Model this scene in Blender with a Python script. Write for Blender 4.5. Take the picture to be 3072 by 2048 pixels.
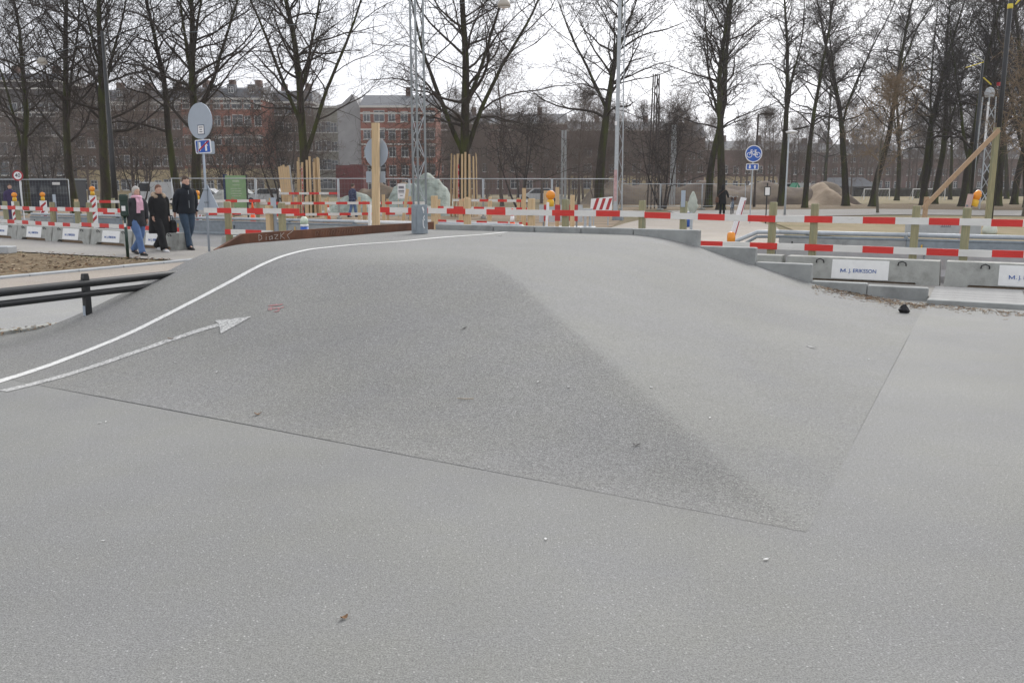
import bpy, math, random
from mathutils import Vector, Matrix, noise as mnoise
R = random.Random(7)
rad = math.radians
scene = bpy.context.scene
for o in list(bpy.data.objects):
    bpy.data.objects.remove(o)

# ------------------------------------------------------------------ camera
F_PX, CX, CY, EYE, HOR = 2640.0, 1536.0, 1024.0, 1.6, 560.0
PITCH = math.atan((CY - HOR) / F_PX)
cam_d = bpy.data.cameras.new('camera')
cam = bpy.data.objects.new('camera', cam_d)
scene.collection.objects.link(cam)
cam.location = (0, 0, EYE)
cam.rotation_euler = (math.pi / 2 - PITCH, 0, 0)
cam_d.sensor_width = 36.0
cam_d.lens = 36.0 * F_PX / 3072.0
cam_d.clip_start = 0.05
cam_d.clip_end = 2000.0
scene.camera = cam

# ------------------------------------------------------------------ world, sun, exposure
SUN_AZ, SUN_EL = 22.0, 32.0      # compass degrees from +Y towards +X; overcast, so a very soft sun
world = bpy.data.worlds.new('World')
scene.world = world
world.use_nodes = True
wn, wl = world.node_tree.nodes, world.node_tree.links
wn.clear()
w_out = wn.new('ShaderNodeOutputWorld')
w_bg = wn.new('ShaderNodeBackground')
w_sky = wn.new('ShaderNodeTexSky')
w_sky.sky_type = 'NISHITA'
w_sky.sun_disc = False
w_sky.sun_elevation = rad(SUN_EL)
w_sky.sun_rotation = rad(SUN_AZ)
w_sky.air_density = 1.0
w_sky.dust_density = 4.0
w_hs = wn.new('ShaderNodeHueSaturation')
w_hs.inputs['Saturation'].default_value = 0.16
w_tc = wn.new('ShaderNodeTexCoord')
w_map = wn.new('ShaderNodeMapping')
w_map.inputs['Scale'].default_value = (1.0, 1.0, 3.2)
w_nz = wn.new('ShaderNodeTexNoise')
w_nz.inputs['Scale'].default_value = 2.2
w_nz.inputs['Detail'].default_value = 4.0
w_rmp = wn.new('ShaderNodeMapRange')
w_rmp.inputs['From Min'].default_value = 0.3
w_rmp.inputs['From Max'].default_value = 0.7
w_rmp.inputs['To Min'].default_value = 0.80
w_rmp.inputs['To Max'].default_value = 1.1
w_mix = wn.new('ShaderNodeMix')           # cloud cover evens out the clear sky
w_mix.data_type = 'RGBA'
w_mix.inputs[0].default_value = 0.84
w_mix.inputs[7].default_value = (6.6, 6.75, 7.25, 1)
w_mul = wn.new('ShaderNodeVectorMath')
w_mul.operation = 'SCALE'
w_bg.inputs['Strength'].default_value = 0.080
wl.new(w_sky.outputs[0], w_hs.inputs['Color'])
wl.new(w_hs.outputs[0], w_mix.inputs[6])
wl.new(w_tc.outputs['Generated'], w_map.inputs[0])
wl.new(w_map.outputs[0], w_nz.inputs['Vector'])
wl.new(w_nz.outputs[0], w_rmp.inputs[0])
wl.new(w_mix.outputs[2], w_mul.inputs[0])
wl.new(w_rmp.outputs[0], w_mul.inputs['Scale'])
wl.new(w_mul.outputs[0], w_bg.inputs['Color'])
wl.new(w_bg.outputs[0], w_out.inputs[0])

sun_d = bpy.data.lights.new('sun', 'SUN')
sun_d.energy = 1.5
sun_d.angle = rad(34)
sun_d.color = (1.0, 0.97, 0.92)
sun = bpy.data.objects.new('sun', sun_d)
scene.collection.objects.link(sun)
_sd = Vector((math.sin(rad(SUN_AZ)) * math.cos(rad(SUN_EL)), math.cos(rad(SUN_AZ)) * math.cos(rad(SUN_EL)), math.sin(rad(SUN_EL))))
sun.rotation_euler = _sd.to_track_quat('Z', 'Y').to_euler()

scene.view_settings.view_transform = 'Standard'
scene.view_settings.look = 'None'
scene.view_settings.gamma = 1.0
scene.view_settings.exposure = 1.16
scene.render.resolution_x, scene.render.resolution_y = 1024, 682

# ------------------------------------------------------------------ pixel -> place helpers
_cp, _sp = math.cos(PITCH), math.sin(PITCH)
def ray(px, py):
    b = (CY - py) / F_PX
    return ((px - CX) / F_PX, _cp + b * _sp, -_sp + b * _cp)
def at(px, py, z=0.0):
    """where the line of sight through a photo pixel meets height z"""
    r = ray(px, py); k = (z - EYE) / r[2]
    return Vector((r[0] * k, r[1] * k, z))
def atd(px, py, d):
    """the same at forward distance d"""
    r = ray(px, py); k = d / r[1]
    return Vector((r[0] * k, d, EYE + r[2] * k))
def gd(px, d):
    """ground point at forward distance d under pixel column px (horizon row)"""
    p = atd(px, HOR + EYE * F_PX / d, d); p.z = 0.0
    return p
ANG = rad(28)                      # the ramp, road and fences all run along / across this bearing
US, UC = math.sin(ANG), math.cos(ANG)
def W(t, s, z=0.0):
    return Vector((s * US + t * UC, s * UC - t * US, z))
def on_s(px, py, s):
    r = ray(px, py); k = s / (r[0] * US + r[1] * UC)
    return (k * (r[0] * UC - r[1] * US), EYE + k * r[2])
RZ = -ANG

# ------------------------------------------------------------------ mesh builder
class MB:
    def __init__(self):
        self.v = []; self.f = []; self.m = []
    def add(self, vs, fs, m=0):
        b = len(self.v)
        self.v.extend([tuple(p) for p in vs])
        for f in fs:
            self.f.append(tuple(i + b for i in f)); self.m.append(m)
        return self
    def box(self, x0, x1, y0, y1, z0, z1, m=0, bev=0.0):
        if bev <= 0:
            vs = [(x0, y0, z0), (x1, y0, z0), (x1, y1, z0), (x0, y1, z0), (x0, y0, z1), (x1, y0, z1), (x1, y1, z1), (x0, y1, z1)]
            return self.add(vs, [(0, 3, 2, 1), (4, 5, 6, 7), (0, 1, 5, 4), (1, 2, 6, 5), (2, 3, 7, 6), (3, 0, 4, 7)], m)
        b = bev
        ring = lambda i, z: [(x0 + i, y0 + b, z), (x0 + b, y0 + i, z), (x1 - b, y0 + i, z), (x1 - i, y0 + b, z), (x1 - i, y1 - b, z), (x1 - b, y1 - i, z), (x0 + b, y1 - i, z), (x0 + i, y1 - b, z)]
        rs = ring(b, z0) + ring(0, z0 + b) + ring(0, z1 - b) + ring(b, z1)
        fs = [tuple(reversed(range(8))), tuple(range(24, 32))]
        for k in range(3):
            for i in range(8):
                j = (i + 1) % 8
                fs.append((k * 8 + i, k * 8 + j, k * 8 + 8 + j, k * 8 + 8 + i))
        return self.add(rs, fs, m)
    def beam(self, a, b, w, h, m=0, up=(0, 0, 1), tw=1.0):
        """a squared bar from a to b, w across, h along 'up'"""
        a = Vector(a); b = Vector(b); d = (b - a).normalized(); u = Vector(up)
        if abs(d.dot(u)) > 0.98: u = Vector((0, 1, 0))
        x = d.cross(u).normalized() * (w / 2); y = x.cross(d).normalized() * (h / 2)
        vs = [a - x - y, a + x - y, a + x + y, a - x + y, b - x * tw - y * tw, b + x * tw - y * tw, b + x * tw + y * tw, b - x * tw + y * tw]
        return self.add(vs, [(0, 3, 2, 1), (4, 5, 6, 7), (0, 1, 5, 4), (1, 2, 6, 5), (2, 3, 7, 6), (3, 0, 4, 7)], m)
    def tube(self, pts, rr, n=6, m=0, cap=True, sy=1.0):
        """a round bar through pts; rr one radius or one for each point"""
        pts = [Vector(p) for p in pts]; k = len(pts)
        if not hasattr(rr, '__len__'): rr = [rr] * k
        vs = []; ref = None
        for i in range(k):
            d = pts[min(i + 1, k - 1)] - pts[max(i - 1, 0)]
            if d.length < 1e-9: d = Vector((0, 0, 1))
            d.normalize()
            if ref is None:
                ref = Vector((1, 0, 0)) if abs(d.x) < 0.8 else Vector((0, 1, 0))
            x = ref - d * ref.dot(d)
            if x.length < 1e-6: x = d.orthogonal()
            x.normalize(); y = d.cross(x); ref = x
            for j in range(n):
                a = 2 * math.pi * j / n
                vs.append(pts[i] + x * (math.cos(a) * rr[i]) + y * (math.sin(a) * rr[i] * sy))
        fs = []
        for i in range(k - 1):
            for j in range(n):
                q = (j + 1) % n
                fs.append((i * n + j, i * n + q, (i + 1) * n + q, (i + 1) * n + j))
        if cap:
            fs.append(tuple(reversed(range(n)))); fs.append(tuple(range((k - 1) * n, k * n)))
        return self.add(vs, fs, m)
    def rings(self, rings, m=0, cap=True):
        """loft through rings of equal count"""
        n = len(rings[0]); vs = [p for r in rings for p in r]; fs = []
        for i in range(len(rings) - 1):
            for j in range(n):
                q = (j + 1) % n
                fs.append((i * n + j, i * n + q, (i + 1) * n + q, (i + 1) * n + j))
        if cap:
            fs.append(tuple(reversed(range(n)))); fs.append(tuple(range((len(rings) - 1) * n, len(rings) * n)))
        return self.add(vs, fs, m)
    def lathe(self, prof, c=(0, 0, 0), n=16, m=0, cap=True):
        """profile of (radius, height) about z"""
        rg = [[(c[0] + r * math.cos(2 * math.pi * j / n), c[1] + r * math.sin(2 * math.pi * j / n), c[2] + h) for j in range(n)] for r, h in prof]
        return self.rings(rg, m, cap)
    def prism(self, poly, y0, y1, m=0, ms=None):
        """outline of (x, z) pushed from y0 to y1"""
        n = len(poly)
        vs = [(x, y0, z) for x, z in poly] + [(x, y1, z) for x, z in poly]
        self.add(vs, [tuple(range(n)), tuple(reversed(range(n, 2 * n)))], m)
        b = len(self.v) - 2 * n
        for i in range(n):
            j = (i + 1) % n
            self.f.append((b + i, b + n + i, b + n + j, b + j)); self.m.append(m if ms is None else ms)
        return self
    def slab(self, poly, z0, z1, m=0):
        """outline of (x, y) pushed from z0 up to z1"""
        n = len(poly)
        vs = [(x, y, z0) for x, y in poly] + [(x, y, z1) for x, y in poly]
        fs = [tuple(reversed(range(n))), tuple(range(n, 2 * n))]
        for i in range(n):
            j = (i + 1) % n
            fs.append((i, j, n + j, n + i))
        return self.add(vs, fs, m)
    def mesh(self, name, mats, smooth=False):
        me = bpy.data.meshes.new(name)
        me.from_pydata(self.v, [], self.f)
        if not isinstance(mats, (list, tuple)): mats = [mats]
        for x in mats: me.materials.append(x)
        if len(mats) > 1: me.polygons.foreach_set('material_index', self.m)
        if smooth: me.polygons.foreach_set('use_smooth', [True] * len(self.f))
        me.update()
        return me
    def build(self, name, mats, parent=None, smooth=False, loc=None, rz=None):
        return link(name, self.mesh(name, mats, smooth), parent, loc, rz)

def link(name, data, parent=None, loc=None, rz=None):
    o = bpy.data.objects.new(name, data)
    scene.collection.objects.link(o)
    if parent is not None: o.parent = parent
    if loc is not None: o.location = loc
    if rz is not None: o.rotation_euler = (0, 0, rz)
    return o
def tag(o, label, cat, group=None):
    o['label'] = label; o['category'] = cat
    if group: o['group'] = group
    return o
def thing(name, label, cat, loc=(0, 0, 0), rz=0.0, group=None):
    o = link(name, None, None, loc, rz)
    o.empty_display_size = 0.2
    return tag(o, label, cat, group)
def struct(o):
    o['kind'] = 'structure'; return o
def stuff(o):
    o['kind'] = 'stuff'; return o
def dup(root, loc, rz=0.0, label=None, scale=None):
    def cp(o, par):
        c = o.copy(); scene.collection.objects.link(c); c.parent = par
        for ch in kids.get(o.name, []): cp(ch, c)
        return c
    kids = {}
    stack = [root]
    while stack:
        a = stack.pop(); kids[a.name] = list(a.children); stack += kids[a.name]
    r = cp(root, None)
    r.location = loc; r.rotation_euler = (0, 0, rz)
    if scale: r.scale = (scale, scale, scale)
    if label: r['label'] = label
    return r
_fc = {}
def text_mesh(txt, size, mat, depth=0.002, bold=False, shear=0.0):
    key = (txt, size, mat.name, bold)
    if key in _fc: return _fc[key]
    c = bpy.data.curves.new('lettering', 'FONT')
    c.body = txt; c.size = size; c.extrude = depth; c.align_x = 'CENTER'; c.align_y = 'CENTER'
    c.shear = shear
    if bold: c.offset = size * 0.004
    o = bpy.data.objects.new('lettering_source', c)
    scene.collection.objects.link(o)
    bpy.context.view_layer.update()
    me = bpy.data.meshes.new_from_object(o.evaluated_get(bpy.context.evaluated_depsgraph_get()))
    bpy.data.objects.remove(o); bpy.data.curves.remove(c)
    me.name = 'lettering'; me.materials.clear(); me.materials.append(mat)
    _fc[key] = me
    return me
def put_text(txt, size, mat, parent, loc, rx=90, rz=0, sx=1.0, bold=False, shear=0.0):
    o = link('lettering', text_mesh(txt, size, mat, 0.002, bold, shear), parent, loc)
    o.rotation_euler = (rad(rx), 0, rad(rz)); o.scale = (sx, 1, 1)
    return o

# ------------------------------------------------------------------ materials
MT = {}
def mat(name, col, rough=0.75, var=0.12, scale=6.0, bump=0.0, bscale=40.0, spec=0.35, metal=0.0, col2=None, c2scale=3.0, c2lo=0.55, c2hi=0.7, stretch=(1, 1, 1), detail=5.0):
    """noise-mottled paint, wood, stone or metal; col2 comes in as patches of wear"""
    if name in MT: return MT[name]
    m = bpy.data.materials.new(name); m.use_nodes = True
    n, l = m.node_tree.nodes, m.node_tree.links
    p = n['Principled BSDF']
    p.inputs['Roughness'].default_value = rough
    p.inputs['Specular IOR Level'].default_value = spec
    p.inputs['Metallic'].default_value = metal
    tc = n.new('ShaderNodeTexCoord'); mp = n.new('ShaderNodeMapping')
    mp.inputs['Scale'].default_value = stretch
    l.new(tc.outputs['Object'], mp.inputs[0])
    nz = n.new('ShaderNodeTexNoise'); nz.inputs['Scale'].default_value = scale; nz.inputs['Detail'].default_value = detail
    l.new(mp.outputs[0], nz.inputs['Vector'])
    mr = n.new('ShaderNodeMapRange')
    mr.inputs['From Min'].default_value = 0.25; mr.inputs['From Max'].default_value = 0.75
    mr.inputs['To Min'].default_value = 1 - var; mr.inputs['To Max'].default_value = 1 + var
    l.new(nz.outputs[0], mr.inputs[0])
    sc = n.new('ShaderNodeVectorMath'); sc.operation = 'SCALE'
    sc.inputs[0].default_value = col[:3]
    l.new(mr.outputs[0], sc.inputs['Scale'])
    src = sc.outputs[0]
    if col2 is not None:
        n2 = n.new('ShaderNodeTexNoise'); n2.inputs['Scale'].default_value = c2scale; n2.inputs['Detail'].default_value = 7
        n2.inputs['Roughness'].default_value = 0.65
        l.new(mp.outputs[0], n2.inputs['Vector'])
        m2 = n.new('ShaderNodeMapRange'); m2.inputs['From Min'].default_value = c2lo; m2.inputs['From Max'].default_value = c2hi
        l.new(n2.outputs[0], m2.inputs[0])
        mx = n.new('ShaderNodeMix'); mx.data_type = 'RGBA'
        mx.inputs[7].default_value = (*col2[:3], 1)
        l.new(m2.outputs[0], mx.inputs[0]); l.new(src, mx.inputs[6])
        src = mx.outputs[2]
    l.new(src, p.inputs['Base Color'])
    if bump > 0:
        nb = n.new('ShaderNodeTexNoise'); nb.inputs['Scale'].default_value = bscale; nb.inputs['Detail'].default_value = 4
        l.new(mp.outputs[0], nb.inputs['Vector'])
        bp = n.new('ShaderNodeBump'); bp.inputs['Strength'].default_value = bump; bp.inputs['Distance'].default_value = 0.02
        l.new(nb.outputs[0], bp.inputs['Height']); l.new(bp.outputs[0], p.inputs['Normal'])
    MT[name] = m
    return m

def asphalt(name, col, grit=0.35, spec=0.22, rough=0.82, patch=0.1, stones=0.8, fine=145.0):
    """rolled asphalt: fine aggregate, pale chips, broad wear"""
    m = bpy.data.materials.new(name); m.use_nodes = True
    n, l = m.node_tree.nodes, m.node_tree.links
    p = n['Principled BSDF']
    p.inputs['Roughness'].default_value = rough; p.inputs['Specular IOR Level'].default_value = spec
    tc = n.new('ShaderNodeTexCoord')
    def nzn(s, d, r=0.5):
        q = n.new('ShaderNodeTexNoise'); q.inputs['Scale'].default_value = s; q.inputs['Detail'].default_value = d; q.inputs['Roughness'].default_value = r
        l.new(tc.outputs['Object'], q.inputs['Vector']); return q.outputs[0]
    def rng(src, a, b, c, d):
        q = n.new('ShaderNodeMapRange'); q.inputs['From Min'].default_value = a; q.inputs['From Max'].default_value = b
        q.inputs['To Min'].default_value = c; q.inputs['To Max'].default_value = d
        l.new(src, q.inputs[0]); return q.outputs[0]
    def mth(op, a, b):
        q = n.new('ShaderNodeMath'); q.operation = op
        l.new(a, q.inputs[0])
        if isinstance(b, float): q.inputs[1].default_value = b
        else: l.new(b, q.inputs[1])
        return q.outputs[0]
    big = rng(nzn(0.45, 5, 0.6), 0.3, 0.7, 1 - patch, 1 + patch)
    mid = rng(nzn(fine * 0.35, 5, 0.7), 0.3, 0.7, 1 - grit * 0.4, 1 + grit * 0.4)
    fin = rng(nzn(fine, 3, 0.7), 0.3, 0.7, 1 - grit, 1 + grit)
    vor = n.new('ShaderNodeTexVoronoi'); vor.inputs['Scale'].default_value = fine * 0.42
    l.new(tc.outputs['Object'], vor.inputs['Vector'])
    chip = rng(vor.outputs['Distance'], 0.1, 0.34, 1.0, 0.0)
    sel = n.new('ShaderNodeSeparateColor'); l.new(vor.outputs['Color'], sel.inputs[0])
    chip = mth('MULTIPLY', chip, rng(sel.outputs[0], 0.72, 0.98, 0.0, stones))
    k = mth('MULTIPLY', mth('MULTIPLY', big, mid), fin)
    stain = rng(nzn(1.3, 8, 0.7), 0.60, 0.74, 1.0, 0.92)
    k = mth('MULTIPLY', k, stain)
    k = mth('ADD', k, mth('MULTIPLY', chip, 1.1))
    sc = n.new('ShaderNodeVectorMath'); sc.operation = 'SCALE'; sc.inputs[0].default_value = col
    tint = n.new('ShaderNodeMix'); tint.data_type = 'RGBA'
    tint.inputs[6].default_value = (col[0] * 1.01, col[1] * 1.008, col[2] * 0.975, 1); tint.inputs[7].default_value = (col[0] * 0.995, col[1] * 0.995, col[2] * 1.005, 1)
    l.new(rng(nzn(0.8, 6, 0.65), 0.4, 0.6, 0.0, 1.0), tint.inputs[0]); l.new(tint.outputs[2], sc.inputs[0])
    l.new(k, sc.inputs['Scale']); l.new(sc.outputs[0], p.inputs['Base Color'])
    bp = n.new('ShaderNodeBump'); bp.inputs['Strength'].default_value = 0.45; bp.inputs['Distance'].default_value = 0.006
    l.new(mth('ADD', fin, chip), bp.inputs['Height']); l.new(bp.outputs[0], p.inputs['Normal'])
    MT[name] = m
    return m

A_YARD = asphalt('asphalt_yard', (0.207, 0.208, 0.202), grit=0.42, patch=0.10)
A_RAMP = asphalt('asphalt_ramp', (0.198, 0.199, 0.193), grit=0.48, patch=0.09)
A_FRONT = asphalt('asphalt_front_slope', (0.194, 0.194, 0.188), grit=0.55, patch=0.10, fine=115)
A_ROAD = asphalt('asphalt_road', (0.20, 0.20, 0.20), grit=0.2, patch=0.12, fine=60)
A_LANE = asphalt('asphalt_lane', (0.27, 0.27, 0.265), grit=0.2, patch=0.10, fine=80)
A_PATH = asphalt('asphalt_path', (0.30, 0.265, 0.23), grit=0.2, patch=0.12, fine=50)
A_WALK = asphalt('asphalt_walk', (0.29, 0.275, 0.255), grit=0.18, patch=0.10, fine=50)
PAINT = mat('road_paint', (0.62, 0.62, 0.60), 0.6, 0.10, 30, 0.25, 150, col2=(0.22, 0.22, 0.215), c2scale=38, c2lo=0.54, c2hi=0.68)
PAINT_OLD = mat('worn_paint', (0.50, 0.50, 0.485), 0.65, 0.12, 30, 0.25, 150, col2=(0.19, 0.19, 0.185), c2scale=42, c2lo=0.42, c2hi=0.62)
CRACK = mat('tar_joint', (0.168, 0.168, 0.164), 0.7, 0.2, 30)
CONC = mat('concrete', (0.30, 0.31, 0.30), 0.85, 0.14, 5, 0.2, 60, col2=(0.17, 0.175, 0.17), c2scale=2.2, c2lo=0.5, c2hi=0.8)
CONC_B = mat('concrete_block', (0.34, 0.345, 0.32), 0.85, 0.14, 7, 0.25, 50, col2=(0.19, 0.19, 0.17), c2scale=3.0, c2lo=0.52, c2hi=0.78)
CONC_P = mat('pale_concrete', (0.40, 0.42, 0.43), 0.8, 0.1, 6, 0.2, 50)
PAVE = mat('paving_stone', (0.30, 0.29, 0.275), 0.85, 0.12, 6, 0.2, 60)
SETT = mat('sett_stone', (0.37, 0.355, 0.33), 0.85, 0.18, 9, 0.2, 60)
RUST = mat('rusted_steel', (0.135, 0.058, 0.032), 0.85, 0.35, 7, 0.25, 60, col2=(0.07, 0.038, 0.026), c2scale=2.5, c2lo=0.45, c2hi=0.75, stretch=(1, 1, 0.5))
GALV = mat('galvanised_steel', (0.42, 0.45, 0.47), 0.5, 0.12, 10, metal=0.35, spec=0.5)
GALV_D = mat('dull_steel', (0.22, 0.25, 0.27), 0.55, 0.15, 8, metal=0.3)
GREYP = mat('grey_paint', (0.36, 0.41, 0.47), 0.6, 0.05, 4)
STEELBOX = mat('grey_steel_cabinet', (0.23, 0.265, 0.29), 0.6, 0.14, 9, col2=(0.33, 0.35, 0.36), c2scale=5, c2lo=0.55, c2hi=0.75)
BLACKP = mat('black_paint', (0.012, 0.013, 0.014), 0.42, 0.3, 9, spec=0.5)
WHITEP = mat('white_paint', (0.74, 0.74, 0.72), 0.6, 0.06, 9, col2=(0.45, 0.45, 0.42), c2scale=9, c2lo=0.62, c2hi=0.8)
BOARD_W = mat('board_white', (0.66, 0.65, 0.62), 0.6, 0.08, 8, 0.15, 30, col2=(0.42, 0.40, 0.37), c2scale=11, c2lo=0.6, c2hi=0.8, stretch=(0.3, 1, 1))
BOARD_R = mat('board_red', (0.58, 0.035, 0.028), 0.5, 0.12, 8, 0.15, 30, col2=(0.42, 0.06, 0.045), c2scale=13, c2lo=0.58, c2hi=0.78, stretch=(0.3, 1, 1))
REFL_R = mat('reflective_red', (0.40, 0.03, 0.035), 0.45, 0.1, 8)
WOOD_G = mat('treated_timber', (0.29, 0.265, 0.155), 0.8, 0.25, 9, 0.25, 40, stretch=(4, 4, 0.35), col2=(0.22, 0.235, 0.15), c2scale=2, c2lo=0.45, c2hi=0.7)
WOOD_Y = mat('raw_timber', (0.54, 0.40, 0.235), 0.75, 0.16, 8, 0.2, 40, stretch=(5, 5, 0.3), col2=(0.48, 0.31, 0.15), c2scale=3, c2lo=0.55, c2hi=0.75)
WOOD_B = mat('brown_timber', (0.40, 0.275, 0.175), 0.75, 0.18, 8, 0.2, 40, stretch=(4, 4, 1))
ORANGE = mat('amber_lens', (0.78, 0.27, 0.01), 0.25, 0.1, 6, spec=0.6)
YELLOW = mat('yellow_plastic', (0.72, 0.42, 0.03), 0.45, 0.1, 8)
FLUO = mat('fluorescent_orange', (0.85, 0.10, 0.02), 0.6, 0.06, 8)
BLUE = mat('sign_blue', (0.028, 0.105, 0.42), 0.45, 0.08, 5)
BLUE_L = mat('lettering_blue', (0.03, 0.10, 0.33), 0.6, 0.2, 30, col2=(0.5, 0.52, 0.6), c2scale=22, c2lo=0.62, c2hi=0.7)
SIGN_W = mat('sign_white', (0.78, 0.78, 0.78), 0.5, 0.04, 5)
SIGN_R = mat('sign_red', (0.38, 0.02, 0.03), 0.45, 0.08, 5)
INK = mat('black_ink', (0.02, 0.02, 0.022), 0.6, 0.1, 5)
GREY_INK = mat('grey_ink', (0.2, 0.2, 0.22), 0.7, 0.2, 30)
GREEN_P = mat('green_enamel', (0.006, 0.030, 0.020), 0.35, 0.2, 8, spec=0.5)
BOARD_GREEN = mat('green_board', (0.20, 0.32, 0.16), 0.6, 0.1, 5)
NAVY = mat('navy_paint', (0.012, 0.025, 0.075), 0.5, 0.15, 6)
BARK = mat('mossy_bark', (0.044, 0.037, 0.029), 0.95, 0.4, 9, 0.6, 22, col2=(0.060, 0.070, 0.018), c2scale=0.8, c2lo=0.45, c2hi=0.62, stretch=(2.5, 2.5, 0.6), spec=0.1)
TWIG = mat('bare_twigs', (0.058, 0.048, 0.041), 0.95, 0.3, 3, spec=0.1)
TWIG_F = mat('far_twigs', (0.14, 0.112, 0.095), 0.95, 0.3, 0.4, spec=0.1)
TWIG_P = mat('pale_twigs', (0.22, 0.16, 0.10), 0.9, 0.25, 3, spec=0.1)
GLASS = mat('window_glass', (0.03, 0.035, 0.042), 0.12, 0.3, 1, spec=0.7)
# ================================================================== the ground
EARTH = mat('dry_earth', (0.20, 0.155, 0.105), 0.95, 0.25, 1.4, 0.7, 14, spec=0.1, col2=(0.16, 0.15, 0.075), c2scale=0.35, c2lo=0.42, c2hi=0.62, detail=8)
LITTER = mat('leaf_litter', (0.20, 0.155, 0.10), 0.95, 0.35, 7.0, 0.9, 22, spec=0.1, col2=(0.11, 0.075, 0.045), c2scale=5.0, c2lo=0.45, c2hi=0.65, detail=9)
GRASS = mat('winter_grass', (0.27, 0.22, 0.14), 0.95, 0.22, 2.2, 0.6, 20, spec=0.1, col2=(0.20, 0.175, 0.095), c2scale=0.25, c2lo=0.45, c2hi=0.62, detail=8)
SAND = mat('trodden_sand', (0.42, 0.335, 0.25), 0.95, 0.15, 1.8, 0.5, 18, spec=0.1, col2=(0.30, 0.235, 0.17), c2scale=0.6, c2lo=0.5, c2hi=0.7, detail=8)
SITE = mat('site_soil', (0.30, 0.235, 0.17), 0.95, 0.22, 1.3, 0.8, 12, spec=0.1, col2=(0.20, 0.155, 0.11), c2scale=0.5, c2lo=0.45, c2hi=0.65, detail=8)

g = MB()
g.add([(-900, -60, -0.03), (900, -60, -0.03), (900, 1100, -0.03), (-900, 1100, -0.03)], [(0, 1, 2, 3)])
struct(g.build('ground', EARTH))

def sheet(name, pts, z, m, kind='structure'):
    b = MB(); b.add([(p[0], p[1], z) for p in pts], [tuple(range(len(pts)))])
    o = b.build(name, m); o['kind'] = kind
    return o
def ST(*a): return [W(t, s) for t, s in a]
def PX(*a): return [at(x, y) for x, y in a]

# ---- the ramp: a flat-topped asphalt hump with a front and a right-hand slope
RAMP_H, SLOPE = 0.82, 0.28
S_TOE, T_TOE = 5.25, -1.65
T_L, S_B = -9.05, 13.80
S_SEAM, T_SEAM = 4.12, -0.62
def smin(a, b, k):
    h = max(k - abs(a - b), 0.0) / k
    return min(a, b) - h * h * k * 0.25
def s_toe(t): return 4.25 + 0.145 * max(0.0, T_SEAM - t) + 0.28 * max(0.0, -7.4 - t)
def t_toe(s): return -0.72 - 0.095 * max(0.0, s - S_SEAM)
S_BROW, T_BROW = 8.18, -4.58
def zr(s, t):
    st, tt = s_toe(t), t_toe(s)
    sb = S_BROW + 0.28 * max(0.0, -7.4 - t)
    fa, fb = RAMP_H * (s - st) / (sb - st), RAMP_H * (tt - t) / (tt - T_BROW)
    z = smin(fa, fb, 0.012)
    z = smin(z, RAMP_H, 0.18)
    kt = 0.03 + 0.19 * min(1.0, max(0.0, (s - t - 5.2) / 5.0))
    z = -smin(-z, 0.0, kt)
    e = min(1.0, max(0.0, (s - S_SEAM - 0.3)), max(0.0, T_SEAM - 0.2 - t), max(0.0, S_B - s) * 2 + 0.1)
    z += 0.010 * e * mnoise.noise(Vector((s * 0.9, t * 0.9, 3.1)))
    return max(z, 0.0) + 0.0012
b = MB()
def axis(a, c, st):
    n = max(1, int(round((c - a) / st))); return [a + (c - a) * i / n for i in range(n + 1)]
gs, gt = axis(S_SEAM, S_B, 0.062), axis(T_L, T_SEAM, 0.062)
def seam_s(t): return S_SEAM + 0.045 * (T_SEAM - t) * 1.0
for s in gs:
    for t in gt:
        k = (s - S_SEAM) / (S_B - S_SEAM)
        s2 = seam_s(t) + (S_B - seam_s(t)) * k
        b.v.append((t, s2, zr(s2, t)))
nt = len(gt)
for i in range(len(gs) - 1):
    for j in range(nt - 1):
        b.f.append((i * nt + j, i * nt + j + 1, (i + 1) * nt + j + 1, (i + 1) * nt + j))
        t_, s_ = b.v[i * nt + j][0] + 0.03, b.v[i * nt + j][1] + 0.03
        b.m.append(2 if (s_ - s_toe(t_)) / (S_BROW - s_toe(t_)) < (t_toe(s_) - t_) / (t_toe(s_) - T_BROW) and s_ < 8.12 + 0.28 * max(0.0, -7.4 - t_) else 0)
# the sides, down to the ground
edge = [(T_L, seam_s(T_L) + (S_B - seam_s(T_L)) * i / 40) for i in range(41)]
for i in range(40):
    (t0, s0), (t1, s1) = edge[i], edge[i + 1]
    b.add([(t0, s0, zr(s0, t0)), (t1, s1, zr(s1, t1)), (t1, s1, -0.05), (t0, s0, -0.05)], [(0, 1, 2, 3)], 1)
for i in range(nt - 1):
    t0, t1 = gt[i], gt[i + 1]
    b.add([(t0, S_B, zr(S_B, t0)), (t1, S_B, zr(S_B, t1)), (t1, S_B, -0.05), (t0, S_B, -0.05)], [(3, 2, 1, 0)], 1)
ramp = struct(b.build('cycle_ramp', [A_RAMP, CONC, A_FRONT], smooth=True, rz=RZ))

sheet('asphalt_yard', ST((-9.45, -8), (16, -8), (16, 13.32), (-0.62, 13.55), (-9.45, 13.8)), 0.0, A_YARD)
sheet('service_lane', ST((-12.9, -8), (-9.45, -8), (-9.45, 13.8), (-12.9, 13.8)), -0.012, A_LANE)
sheet('beige_path', ST((-15.25, -8), (-12.9, -8), (-12.9, 13.8), (-15.25, 13.8)), -0.008, A_PATH)
sheet('pavement', ST((-60, 13.75), (-15.25, 13.75), (-9.0, 13.8), (-9.0, 15.6), (-14, 16.4), (-22, 18.0), (-60, 28)), -0.004, A_WALK)
sheet('road', ST((-60, 17.3), (-60, 34), (-22, 22.6), (-3.5, 21.9), (30, 21.9), (30, 13.0), (-9.0, 13.0), (-9, 15.5)), -0.016, A_ROAD)
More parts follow.
